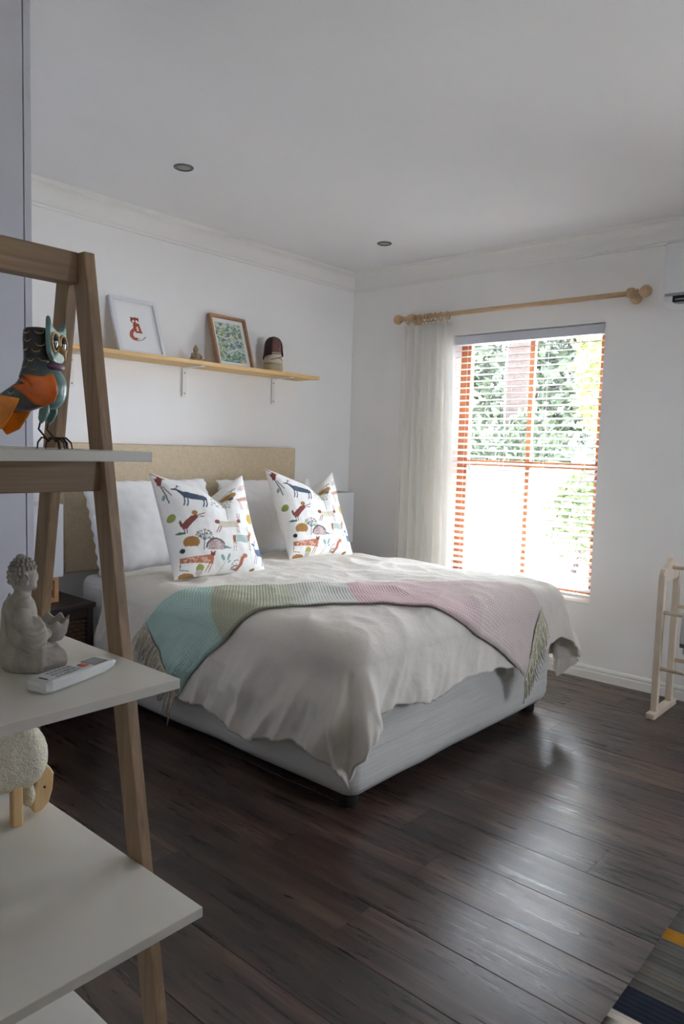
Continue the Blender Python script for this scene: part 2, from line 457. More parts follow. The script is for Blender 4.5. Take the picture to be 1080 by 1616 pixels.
while True:
    xa, xb = -2.415+k*pw, -2.415+(k+1)*pw
    if xa >= -0.002: break
    xa, xb = max(xa, XL), min(xb, 0)
    if xb-xa < 0.01: k += 1; continue
    off = rng.random()*pl_
    if k == 6: off = (-2.336-YF) % pl_
    if k == 4: off = (-2.352-YF) % pl_
    y = YF+off-pl_
    while y < 0:
        ya, yb = max(y, YF), min(y+pl_, 0)
        if yb-ya > 0.01:
            key = (round(xb-xa, 3), round(yb-ya, 3))
            if key not in cache: cache[key] = plank_mesh(xb-xa-gap, yb-ya-gap)
            link('plank', cache[key], 'floor_plank', floor, ((xa+xb)/2, (ya+yb)/2, 0))
        y += pl_
    k += 1
struct(build(G().box(XL-0.2, TH, YF-0.2, 0.2, H, H+0.15), 'ceiling', 'ceiling_paint'))
struct(build(G().box(XL-0.2, TH, 0, 0.2, -0.012, H), 'wall_back', 'wall_paint'))
struct(build(G().box(XL-0.2, XL, YF, 0, -0.012, H), 'wall_left', 'wall_paint'))
VY0, VY1, VZ0, VZ1 = -3.42, -3.08, 0.44, 2.06
g = G().box(0, TH, VY1, WY0, -0.012, H).box(0, TH, YF-0.2, VY0, -0.012, H).box(0, TH, VY0, VY1, -0.012, VZ0).box(0, TH, VY0, VY1, VZ1, H).box(0, TH, WY1, 0, -0.012, H).box(0, TH, WY0, WY1, -0.012, WZ0).box(0, TH, WY0, WY1, WZ1, H)
struct(build(g, 'wall_right', 'wall_paint'))
DX0, DX1, DZ0, DZ = -1.33, -0.57, 1.12, 1.88
g = G().box(XL-0.2, DX0, YF-0.2, YF, -0.012, H).box(DX1, 0, YF-0.2, YF, -0.012, H).box(DX0, DX1, YF-0.2, YF, DZ, H).box(DX0, DX1, YF-0.2, YF, -0.012, DZ0)
struct(build(g, 'wall_front', 'wall_paint'))
# small unseen window added behind the viewer to let in fill light
g = G().box(DX0, DX0+0.04, YF-0.14, YF-0.06, DZ0, DZ).box(DX1-0.04, DX1, YF-0.14, YF-0.06, DZ0, DZ).box(DX0+0.04, DX1-0.04, YF-0.14, YF-0.06, DZ-0.04, DZ).box(DX0+0.04, DX1-0.04, YF-0.14, YF-0.06, DZ0, DZ0+0.04)
gd = struct(build(g, 'fill_window_rear', 'window_wood', bevel=0.004))
build(G().box(DX0+0.04, DX1-0.04, YF-0.103, YF-0.097, DZ0+0.04, DZ-0.04), 'pane', 'glass_pane', gd)
# narrow window added out of view in the right wall for fill light
g = G().box(0.125, 0.185, VY0, VY0+0.05, VZ0, VZ1).box(0.125, 0.185, VY1-0.05, VY1, VZ0, VZ1).box(0.125, 0.185, VY0+0.05, VY1-0.05, VZ1-0.05, VZ1).box(0.125, 0.185, VY0+0.05, VY1-0.05, VZ0, VZ0+0.055)
gd = struct(build(g, 'fill_window_right', 'window_wood', bevel=0.004))
build(G().box(0.155, 0.158, VY0+0.05, VY1-0.05, VZ0+0.055, VZ1-0.05), 'pane', 'glass_pane', gd)
# cornices (stepped cove) and skirting
cp = [(0,2.474),(0.012,2.474),(0.012,2.489),(0.018,2.492)]+[(0.018+0.046*(1-math.cos(t)), 2.497+0.078*math.sin(t)) for t in [i*PI/2/7 for i in range(8)]]+[(0.072,2.578),(0.072,2.6),(0,2.6)]
g = G(); rings = [[(XL, -p, z) for p, z in cp], [(-p, -p, z) for p, z in cp]]; g.loft(rings)
struct(build(g, 'trim_1', 'trim_paint'))
g = G(); rings = [[(-p, -p, z) for p, z in cp], [(-p, YF, z) for p, z in cp]]; g.loft(rings)
struct(build(g, 'trim_2', 'trim_paint'))
g = G(); g.loft([[(XL+p, -0.075, z) for p, z in cp], [(XL+p, YF, z) for p, z in cp]]); struct(build(g, 'trim_3', 'trim_paint'))
bp_ = [(0,0),(0.018,0),(0.018,0.046),(0.014,0.051),(0.014,0.057),(0.016,0.062),(0.011,0.074),(0.004,0.078),(0,0.078)]
g = G(); g.loft([[(-p, -p, z) for p, z in bp_], [(-p, YF, z) for p, z in bp_]]); struct(build(g, 'baseboard_right', 'trim_paint'))
g = G(); g.loft([[(XL, -p, z) for p, z in bp_], [(-p, -p, z) for p, z in bp_]]); struct(build(g, 'baseboard_back', 'trim_paint'))
# ------------------------------------------------------------------ window
fx0, fx1 = 0.125, 0.185
jw = 0.05
g = G().box(fx0, fx1, WY0, WY0+jw, WZ0, WZ1).box(fx0, fx1, WY1-jw, WY1, WZ0, WZ1).box(fx0, fx1, WY0+jw, WY1-jw, WZ1-0.05, WZ1).box(fx0, fx1, WY0+jw, WY1-jw, WZ0, WZ0+0.055)
win = struct(build(g, 'window_1', 'window_wood', bevel=0.004))
yc = (WY0+WY1)/2
build(G().box(fx0+0.012, fx1-0.012, yc-0.016, yc+0.016, WZ0+0.055, WZ1-0.05), 'mullion', 'window_wood', win, bevel=0.004)
build(G().box(fx0-0.006, fx1-0.004, WY0+jw, yc-0.017, 1.235, 1.275).box(fx0-0.006, fx1-0.004, yc+0.017, WY1-jw, 1.235, 1.275), 'meeting_rail', 'window_wood', win, bevel=0.004)
for a, b_ in ((WY0+jw, yc-0.016), (yc+0.016, WY1-jw)):
    for s in ((0,) if a == WY0+jw else (1,)):
        e = a if s == 0 else b_-0.022
        build(G().box(fx0+0.008, fx1-0.008, e, e+0.022, WZ0+0.055, WZ1-0.05), 'sash_stile', 'window_wood', win, bevel=0.003)
for a, b_ in ((WY0+jw, yc-0.016), (yc+0.016, WY1-jw)):
    for z0, z1 in ((WZ0+0.055, 1.235), (1.275, WZ1-0.05)):
        build(G().box(0.155, 0.158, a+(0.022 if a == WY0+jw else 0), b_-(0 if a == WY0+jw else 0.022), z0, z1), 'pane', 'glass_pane', win)
sill = build(G().box(-0.004, 0.125, WY0+0.001, WY1-0.001, WZ0, WZ0+0.012), 'window_sill', 'trim_paint', win, bevel=0.003)

# ------------------------------------------------------------------ garden outside
struct(build(G().box(TH, 14, -14, 14, -0.25, -0.15), 'ground', 'paving'))
struct(build(G().box(XL-3, TH, -14, YF-0.2, -0.25, -0.15), 'ground_terrace', 'deck'))
g = G().box(7.0, 7.2, -6, 9, -0.15, 1.05).box(6.96, 7.24, -6, 9, 1.05, 1.12)
tag(build(g, 'garden_wall', 'garden_plaster', origin=(7.1, 1.5, -0.15)), 'low white plastered garden wall seen through the window blind', 'wall')
def foliage(cx, cy, cz, rx, ry, rz, n, size, seed, upright=0.0):
    R = random.Random(seed); g = G()
    for i in range(n):
        while True:
            p = Vector((R.uniform(-1,1), R.uniform(-1,1), R.uniform(-1,1)))
            if 0.25 < p.length < 1: break
        c = Vector((cx+p.x*rx, cy+p.y*ry, cz+p.z*rz))
        a = Vector((R.gauss(0,1), R.gauss(0,1), R.gauss(0,1)+upright)).normalized()
        b_ = a.orthogonal().normalized(); b_ = Matrix.Rotation(R.random()*6.28, 3, a) @ b_
        L = size*R.uniform(0.6, 1.3); w = L*0.3; n_ = a.cross(b_)
        g.add([c, c+a*L*0.5+b_*w+n_*w*0.3, c+a*L, c+a*L*0.5-b_*w+n_*w*0.3], [(0,1,2),(0,2,3)])
    return g
def plant(name, label, cat, base, crown, trunk, leaf, n, size, seed, group=None, upright=0.0):
    t = thing(name, label, cat, base, group=group)
    g = G(); z0 = base[2]; top = crown[2]
    pts = [(base[0]+0.03*math.sin(i*1.3+seed), base[1]+0.04*math.cos(i*1.7+seed), z0+(top-z0)*i/6) for i in range(7)]
    g.tube(pts, [trunk*(1-0.07*i) for i in range(7)], 10)
    build(g, 'trunk', 'bark', t, smooth=True)
    f = build(foliage(*crown, n, size, seed, upright), 'leaves', leaf, t, fix=False); f['kind'] = 'stuff'
    return t
plant('garden_tree', 'thick pinkish brown tree trunk outside, behind the window mullion', 'tree', (9.2, 3.5, -0.15), (9.2, 3.5, 6.0, 1.6, 1.8, 1.2), 0.34, 'leaf_mid', 1500, 0.22, 1)
plant('garden_tree', 'slim tree outside near the left jamb of the window', 'tree', (8.3, 5.0, -0.15), (8.3, 5.0, 2.7, 0.8, 0.8, 1.3), 0.09, 'leaf_mid', 1300, 0.2, 2)
plant('garden_tree', 'bright yellow green tree outside in the upper right of the window', 'tree', (8.5, 1.20, -0.15), (8.5, 1.20, 2.9, 0.8, 0.8, 1.5), 0.09, 'leaf_light', 2000, 0.2, 3)
plant('garden_shrub', 'dark green shrub outside above the garden wall, left of mullion', 'shrub', (7.95, 3.95, -0.15), (7.95, 3.95, 1.15, 0.55, 0.62, 0.75), 0.05, 'leaf_dark', 1300, 0.14, 4)
plant('garden_shrub', 'deep green shrub outside above the garden wall, right of mullion', 'shrub', (7.95, 2.62, -0.15), (7.95, 2.62, 1.25, 0.55, 0.6, 0.9), 0.05, 'leaf_dark', 1500, 0.14, 5)
plant('garden_shrub', 'leafy green shrub outside standing low at the right window jamb', 'shrub', (4.6, 0.15, -0.15), (4.6, 0.15, 0.55, 0.40, 0.40, 0.55), 0.04, 'leaf_mid', 1100, 0.13, 6)
plant('garden_tree', 'tall dark tree far outside filling the background of the window', 'tree', (12.2, 5.0, -0.15), (12.2, 5.0, 2.9, 0.9, 2.6, 2.0), 0.2, 'leaf_dark', 2600, 0.34, 8)

# ------------------------------------------------------------------ venetian blind
bl = thing('venetian_blind', 'white horizontal slat venetian blind hanging in the window recess', 'blind', (0.055, yc, WZ1-0.004))
by0, by1 = WY0+0.012, WY1-0.010
build(G().box(0.018, 0.085, by0, by1, WZ1-0.062, WZ1-0.006), 'headrail', 'headrail_grey', bl, bevel=0.003)
ns, ztop, zbot = 37, 2.018, 0.492
g = G(); prof = [(-0.0245,0.000),(-0.0125,0.0018),(0,0.0024),(0.0125,0.0018),(0.0245,0.000)]
ring = [(x, z+0.0014) for x, z in prof]+[(x, z-0.0014) for x, z in reversed(prof)]
tl = math.radians(14)
rr_ = [(x*math.cos(tl)-z*math.sin(tl), x*math.sin(tl)+z*math.cos(tl)) for x, z in ring]
L = (by1-by0)/2-0.004
g.loft([[(x, -L, z) for x, z in rr_], [(x, L, z) for x, z in rr_]])
sm = g.mesh('slat')
for i in range(ns):
    z = ztop+(zbot-ztop)*(i+0.5)/ns
    o = link('slat', sm, 'blind_white', bl, (0, (by0+by1)/2-yc, z-(WZ1-0.004)))
build(G().box(0.032, 0.078, by0+0.004, by1-0.004, 0.468, 0.486), 'bottom_rail', 'blind_white', bl, bevel=0.003)
for y in (by0+0.1, by0+0.37, by0+0.65, by1-0.1):
    g = G()
    for x in (0.029, 0.081): g.tube([(x, y, 2.04), (x, y, 0.48)], 0.0011, 5)
    build(g, 'ladder_cord', 'cord_white', bl)
g = G().tube([(0.012, by1-0.16, 2.05), (0.010, by1-0.155, 1.62), (0.012, by1-0.157, 1.25)], 0.0014, 5); g.lathe([(0.002,0.0),(0.006,-0.01),(0.008,-0.035),(0.002,-0.04)], 10, (0.012, by1-0.157, 1.25))
build(g, 'pull_cord', 'cord_white', bl)

# ------------------------------------------------------------------ curtain and pole
RX, RZ = -0.09, 2.222
pole = thing('curtain_pole', 'light pine curtain pole with ball finials above the window', 'curtain pole', (RX, -1.33, RZ))
build(G().tube([(RX, -0.53, RZ), (RX, -2.125, RZ-0.003)], 0.0145, 20), 'pole', 'pine_y', pole, smooth=True)
for y, s in ((-0.488, 1), (-2.165, -1)):
    g = G(); prof = [(0.010,-0.052),(0.018,-0.050),(0.018,-0.042),(0.011,-0.038),(0.011,-0.030)]+[(0.0335*math.sin(t), -0.0335*math.cos(t)) for t in [0.35+i*(PI-0.36)/12 for i in range(13)]]
    g.lathe([(r_, h*s) for r_, h in prof], 20, (RX, y, RZ), 'y'); build(g, 'finial', 'pine_y', pole, smooth=True)
for y in (-0.600, -2.085):
    g = G()
    g.lathe([(0.016,-0.016),(0.026,-0.016),(0.028,0),(0.026,0.016),(0.016,0.016)], 20, (RX, y, RZ), 'y')
    g.lathe([(0.034,0),(0.034,0.008),(0.026,0.014),(0.014,0.020),(0.012,0.055),(0.013,0.075)], 20, (0, 0, 0), 'x')
    n_ = 6*20
    for i in range(len(g.v)-n_, len(g.v)):
        q = g.v[i]; g.v[i] = (-q[0], q[1]+y, q[2]+RZ-0.012)
    build(g, 'bracket', 'pine_y', pole, smooth=True)
cu = thing('curtain', 'long ivory pleated curtain gathered at the left of the window', 'curtain', (RX, -0.75, 0.02))
def cur(u_, v_, dx=0.0):
    z = 0.02+v_*(2.172-0.02)
    e = 1-v_
    a = -0.520-0.02*(v_-0.3); b_ = -0.915-0.085*e**0.8
    ph = u_*PI*2*6.5
    wob = 0.35*math.sin(3*u_+2.4*v_)+0.8*fnoise(u_*3, v_*1.6, 3)
    amp = (0.012+0.010*e)*(1+0.25*fnoise(u_*5, 0.5, 9))
    x = RX+0.004+amp*math.sin(ph+wob)+0.003*math.sin(2.3*ph+1.1)*(0.5+0.5*e)
    y = a+(b_-a)*u_+0.010*math.cos(ph+wob)
    if v_ > 0.95:
        k_ = (v_-0.95)/0.05; x = RX+(x-RX)*(1-0.45*k_)
    return (min(x, -0.022)+dx, y, z)
g = G().grid(lambda a, b_: cur(a, b_), 220, 60); c_ = build(g, 'cloth', 'curtain_cotton', cu, smooth=True, fix=False)
sf = c_.modifiers.new('solid', 'SOLIDIFY'); sf.thickness = 0.0012
def tape(a, b_):
    x, y, z = cur(a, 0.962+0.034*b_); return (x+0.0025, y, z)
build(G().grid(tape, 220, 6), 'header_tape', 'curtain_tape', cu, smooth=True, fix=False)
for y in (-0.575, -0.632, -0.672, -0.712, -0.738, -0.762, -0.797, -0.840, -0.893):
    g = G(); R_ = 0.0255; tilt = 0.25*math.sin(y*90)
    g.tube([(RX+R_*math.cos(a), y+R_*math.sin(a)*tilt*0.6, RZ-0.010+R_*math.sin(a)) for a in [i*2*PI/24 for i in range(24)]], 0.0048, 8, closed=True)
    g.tube([(RX, y, RZ-0.037), (RX, y, RZ-0.055)], 0.0018, 6)
    build(g, 'ring', 'pine_y', cu, smooth=True)

# ------------------------------------------------------------------ air conditioner
ac = thing('air_conditioner', 'white split air conditioner on the wall right of curtain pole', 'air conditioner', (0, -2.72, 2.13))
p2 = [(-0.004,2.44),(-0.175,2.44),(-0.198,2.425),(-0.205,2.30),(-0.205,2.165),(-0.19,2.135),(-0.14,2.118),(-0.004,2.118)]
g = G().loft([[(x, -2.295, z) for x, z in p2], [(x, -2.29, z) for x, z in [(a*0.98, b_) for a, b_ in p2]]][::-1]+[[(x, -3.10, z) for x, z in p2]])
build(g, 'body', 'ac_white', ac, bevel=0.006)
build(G().box(-0.2105, -0.204, -3.095, -2.302, 2.172, 2.425), 'front_panel', 'ac_white', ac, bevel=0.004)
build(G().box(-0.209, -0.204, -3.08, -2.305, 2.158, 2.171), 'seam_strip', 'ac_grey', ac)
build(G().box(-0.2075, -0.16, -3.06, -2.345, 2.126, 2.157), 'air_slot', 'black_plastic', ac)
build(G().hexa([(-0.212,-3.05,2.136),(-0.165,-3.05,2.120),(-0.165,-2.36,2.120),(-0.212,-2.36,2.136)], [(-0.212,-3.05,2.141),(-0.165,-3.05,2.125),(-0.165,-2.36,2.125),(-0.212,-2.36,2.141)]), 'louvre', 'ac_grey', ac)

# ------------------------------------------------------------------ downlights
for (x, y), lb in (((-2.085,-0.731), 'round recessed ceiling downlight at left, above the picture shelf'), ((-0.55,-0.71), 'round recessed ceiling downlight nearer the window corner')):
    t = thing('downlight', lb, 'light', (x, y, H), group='ceiling downlights')
    build(G().lathe([(0.046,0.0),(0.046,-0.003),(0.040,-0.006),(0.034,-0.004),(0.032,0.0)], 28, (x, y, H)), 'rim', 'steel_grey', t, smooth=True)
    build(G().lathe([(0.0315,-0.0005),(0.030,-0.002),(0.012,-0.0035),(0.002,-0.004)], 24, (x, y, H)), 'lens', 'lamp_glass', t, smooth=True)

# ------------------------------------------------------------------ wardrobe
wx1, wy = -3.187, -1.50
wd = thing('wardrobe', 'tall white built in wardrobe behind the ladder shelf', 'wardrobe', (-3.8, -0.75, 0))
build(G().box(wx1-0.02, wx1, wy, -0.02, 0, 2.59), 'side_panel', 'wardrobe_white', wd)
build(G().box(-4.45, wx1-0.02, wy+0.022, -0.02, 0.0, 2.59), 'body', 'wardrobe_white', wd)
x = wx1-0.0235
for i in range(3):
    dr = build(G().box(x-0.414, x, wy, wy+0.019, 0.06, 2.586), 'door', 'wardrobe_white', wd, bevel=0.0012)
    hx = x-0.385 if i % 2 == 0 else x-0.03
    build(G().tube([(hx, wy, 0.95), (hx, wy-0.025, 0.955), (hx, wy-0.025, 1.085), (hx, wy, 1.09)], 0.005, 8), 'handle', 'steel_grey', dr, smooth=True)
    x -= 0.4175
build(G().box(-4.45, -4.4415, wy, wy+0.02, 0, 2.59), 'side_panel', 'wardrobe_white', wd)

# ------------------------------------------------------------------ wall shelf and what stands on it
SZ = 1.800; SY = -0.218
ws = thing('wall_shelf', 'long pine wall shelf on white brackets above the headboard', 'shelf', (-1.52, -0.11, SZ-0.022))
build(G().box(-2.47, -0.582, SY, -0.001, SZ-0.022, SZ), 'board', 'pine_x', ws, bevel=0.0015)
for x in (-0.805, -1.529, -2.247):
    g = G().box(x-0.015, x+0.015, -0.006, -0.001, SZ-0.195, SZ-0.022).box(x-0.015, x+0.015, -0.185, -0.006, SZ-0.027, SZ-0.022)
    g.box(x-0.015, x-0.011, -0.012, -0.006, SZ-0.185, SZ-0.032).box(x-0.004, x+0.004, -0.160, -0.030, SZ-0.030, SZ-0.027)
    br = build(g, 'bracket', 'white_satin', ws)
    for z in (SZ-0.055, SZ-0.175):
        build(G().lathe([(0.0045,-0.0005),(0.0042,0.0015),(0.002,0.002)], 10, (0,0,0), 'y') if False else G().ball((x+0.002, -0.0065, z), 0.0045, 0.0015, 0.0045, 10), 'screw', 'oak_screw', br)
def picture(name, label, xl, xr, h, fw, fmat, depth, draw, nu, nv, matw, yb=-0.135, rim='frame_white'):
    w = xr-xl; t = thing(name, label, 'picture', ((xl+xr)/2, yb, SZ), local=True)
    lean = math.asin(min(0.9, (abs(yb)-0.004-depth)/h)); t.rotation_euler = (-lean, 0, 0)
    g = G()
    for a in ((-w/2, -w/2+fw, 0, h), (w/2-fw, w/2, 0, h), (-w/2+fw, w/2-fw, h-fw, h), (-w/2+fw, w/2-fw, 0, fw)):
        g.box(a[0], a[1], 0, depth, a[2], a[3])
    build(g, 'frame', fmat, t, bevel=0.001)
    build(G().box(-w/2+fw, w/2-fw, depth*0.75, depth*0.85, fw, h-fw), 'mat_board', 'mat_board', t)
    iw, ih = w-2*fw-2*matw, h-2*fw-2*matw
    g = G().grid(lambda a, b_: (-iw/2+iw*a, depth*0.75-0.0008, fw+matw+ih*b_), nu, nv)
    o = build(g, 'print', 'paper_print', t, fix=False); paint(o.data, draw(nu, nv)); return t
def fox(nu, nv):
    c = Canvas(nu, nv, [(118,98),(272,122),(292,360),(130,338)], (240,240,240))
    R = (170,82,60); D = (110,58,50)
    c.poly([(186,205),(212,205),(222,252),(196,252),(186,236)], R)
    c.poly([(198,224),(206,221),(209,244),(201,246)], (232,220,214))
    c.ell(195,190,18,15,R); c.poly([(177,172),(190,178),(181,192)], D); c.poly([(213,178),(200,180),(211,194)], D)
    c.ell(189,194,5,7,(236,228,222)); c.ell(203,196,5,7,(236,228,222)); c.ell(195,202,3,3,(40,30,30))
    c.line([(186,238),(176,252),(174,270),(184,284),(204,290)], 15, R); c.line([(204,290),(222,288),(234,276)], 10, (232,222,214))
    c.line([(186,238),(176,252),(174,270),(184,284)], 5, (190,110,86)); c.line([(234,274),(222,290),(206,295)], 2, D)
    c.line([(196,252),(222,254)], 4, D); return c.img
def garden(nu, nv):
    rg = np.random.RandomState(5); c = Canvas(nu, nv, [(0,0),(100,0),(100,150),(0,150)], (206,216,206))
    pal = [(72,132,120),(92,150,132),(60,96,110),(120,160,90),(170,186,84),(84,120,70),(196,206,170),(150,182,176),(52,80,90),(214,206,180),(110,140,160),(188,170,120)]
    for i in range(430):
        x, y = rg.uniform(-4,104), rg.uniform(-4,154)
        if y < 22 and rg.rand() < 0.6: continue
        c.ell(x, y, rg.uniform(2,9), rg.uniform(1.5,5.5), pal[rg.randint(len(pal))], rg.uniform(-90,90), rg.uniform(0.4,0.85))
    for i in range(60): c.ell(rg.uniform(0,100), rg.uniform(20,150), 2, 1.4, (60,52,58), rg.uniform(0,180), 0.8)
    c.line([(0,52),(35,60),(60,52)], 6, (222,222,214), 0.8); c.line([(40,110),(70,98),(100,92)], 7, (214,220,208), 0.8)
    return c.img
picture('picture_frame', 'white framed fox print leaning on the wall shelf', -2.04, -1.745, 0.335, 0.020, 'frame_white', 0.018, fox, 110, 130, 0.010)
picture('picture_frame', 'wood framed green and blue watercolour leaning on the wall shelf', -1.37, -1.085, 0.335, 0.014, 'frame_wood', 0.028, garden, 110, 150, 0.026)
# little clay seated figure
g = G(); px, py = -1.535, -0.12
g.lathe([(0.036,0),(0.038,0.010),(0.032,0.024),(0.025,0.040),(0.020,0.052),(0.011,0.058)], 16, (px, py, SZ)); g.ball((px, py, SZ+0.072), 0.0165, 0.016, 0.019, 14); g.ball((px, py, SZ+0.092), 0.008, 0.008, 0.008, 10)
for s in (-1, 1):
    g.tube([(px+s*0.022, py, SZ+0.048), (px+s*0.034, py-0.008, SZ+0.03), (px+s*0.012, py-0.034, SZ+0.022)], [0.009, 0.009, 0.007], 8)
    g.tube([(px+s*0.03, py-0.004, SZ+0.010), (px+s*0.036, py-0.03, SZ+0.010), (px-s*0.004, py-0.042, SZ+0.009)], [0.011, 0.010, 0.008], 8)
o = build(g, 'clay_figurine', 'pebble_clay', smooth=True, origin=(px, py, SZ)); tag(o, 'tiny brown clay seated figurine between the two pictures', 'figurine')
md = o.modifiers.new('rm', 'REMESH'); md.mode = 'VOXEL'; md.voxel_size = 0.0022; md.use_smooth_shade = True
# wooden peg figure
t = thing('wooden_doll', 'cream and dark brown wooden peg figure at right end of wall shelf', 'figurine', (-0.90, -0.10, SZ), 0.0, local=True); t.rotation_euler = (0, 0, -0.08)
build(G().lathe([(0.050,0),(0.060,0.004),(0.063,0.03),(0.061,0.055)], 28), 'base', 'doll_base', t, smooth=True)
build(G().lathe([(0.0612,0.0551),(0.061,0.075),(0.056,0.105),(0.050,0.135)], 28), 'body', 'doll_body', t, smooth=True)
def headpt(a, b_, k=1.0):
    th = a*2*PI; z = 0.120+b_*0.108
    rr = 0.051*math.sqrt(max(0.0, 1-max(0, (b_-0.42)/0.58)**2.4))*k+0.0005
    return (rr*math.sin(th), -rr*math.cos(th), z)
build(G().grid(lambda a, b_: headpt(a, b_), 36, 16, True), 'face', 'doll_face', t, smooth=True)
g = G()
def hair(a, b_):
    th = 2*PI*(0.13+0.74*a); z0 = 0.095+0.015*math.cos(2*PI*a)
    z = z0+(0.2325-z0)*b_; bb = (z-0.120)/0.108
    rr = 0.0555*math.sqrt(max(0.0, 1-max(0, (bb-0.42)/0.62)**2.4))+0.001+0.010*(1-b_)**2
    return (rr*math.sin(th), -rr*math.cos(th), z)
g.grid(hair, 30, 16)
o = build(g, 'hair', 'doll_hair', t, smooth=True, fix=False); sf = o.modifiers.new('s', 'SOLIDIFY'); sf.thickness = 0.004
for s in (-1, 1): build(G().ball((s*0.020, -0.0465, 0.180), 0.0035, 0.0025, 0.006, 8), 'eye', 'cable_black', t, smooth=True)
g = G().ball((0, -0.053, 0.168), 0.005, 0.006, 0.009, 8); build(g, 'nose', 'doll_face', t, smooth=True)
g = G(); g.tube([(0.0605*math.sin(a), -0.0605*math.cos(a), 0.078+0.030*(a+0.9)/1.8) for a in [-0.9+i*0.12 for i in range(16)]], 0.0022, 6)
g.tube([(0.0600*math.sin(a), -0.0600*math.cos(a), 0.105-0.030*(a+0.9)/1.8) for a in [-0.2+i*0.1 for i in range(12)]], 0.0016, 6)
g.tube([(0.0545*math.sin(a), -0.0545*math.cos(a), 0.118) for a in [-1.2+i*0.15 for i in range(17)]], 0.0022, 6)
build(g, 'painted_sash', 'doll_line', t, smooth=True)

# ------------------------------------------------------------------ headboard
hb = thing('headboard', 'wide beige linen upholstered headboard fixed behind the bed', 'headboard', (-1.49, -0.04, 0.637))
build(G().box(-2.333, -0.655, -0.080, -0.019, 0.637, 1.318), 'panel', 'linen_beige', hb, bevel=0.012, seg=3)
g = G()
pp = [(-2.330,-0.078),(-0.658,-0.078)]
g.tube([(-2.328,-0.0785,0.645),(-2.328,-0.0785,1.313),(-0.660,-0.0785,1.313),(-0.660,-0.0785,0.645)], 0.0022, 6)
build(g, 'piping', 'linen_beige', hb, smooth=True)
# ------------------------------------------------------------------ bed
bed = thing('bed', 'double divan bed with a white fabric covered base', 'bed', (-1.48, -1.05, 0))
BX0, BX1, BYF, BZ0 = -2.270, -0.690, -2.015, 0.062
ring = []
rc = 0.05
for cx, cy, a0, rad in ((BX0+rc, BYF+rc, PI, rc), (BX1-rc, BYF+rc, 1.5*PI, rc), (BX1-0.02, -0.11, 0, 0.02), (BX0+0.02, -0.11, 0.5*PI, 0.02)):
    for i in range(6):
        a = a0+i/5*PI/2; ring.append((cx+rad*math.cos(a), cy+rad*math.sin(a)))
dense = []
for i in range(len(ring)):
    p, q = Vector(ring[i]), Vector(ring[(i+1) % len(ring)]); n_ = max(1, int((q-p).length/0.03))
    for k in range(n_): dense.append(p+(q-p)*k/n_)
cxy = Vector((-1.48, -1.05))
rings = []
for j in range(15):
    v = j/14; z = BZ0+(0.375-BZ0)*v; rg_ = []
    for p in dense:
        dv = (p-cxy).normalized()
        e = 0.006*fnoise(p.x*1.5, p.y*1.5, z*22)+0.004*fnoise(p.x*6, p.y*6, z*6)-0.022*max(0, 1-v*7)**1.5
        sag = 0.006*fnoise(p.x*3, p.y*3, 4)*(1-v)
        rg_.append((p.x+dv.x*e, p.y+dv.y*e, z+sag))
    rings.append(rg_)
build(G().loft(rings), 'base', 'base_cover', bed, smooth=True)
mt_ = build(G().box(BX0+0.015, BX1-0.015, BYF+0.01, -0.095, 0.376, 0.628), 'mattress', 'sheet_cotton', bed, bevel=0.05, seg=4)
for x, y in ((BX0+0.075, BYF+0.085), (BX1-0.085, BYF+0.085), (BX0+0.08, -0.2), (BX1-0.08, -0.2), (-1.48, BYF+0.9)):
    build(G().lathe([(0.034,0.0),(0.038,0.003),(0.045,0.062),(0.045,0.075)], 20, (x, y, 0)), 'foot', 'foot_plastic', bed, smooth=True)

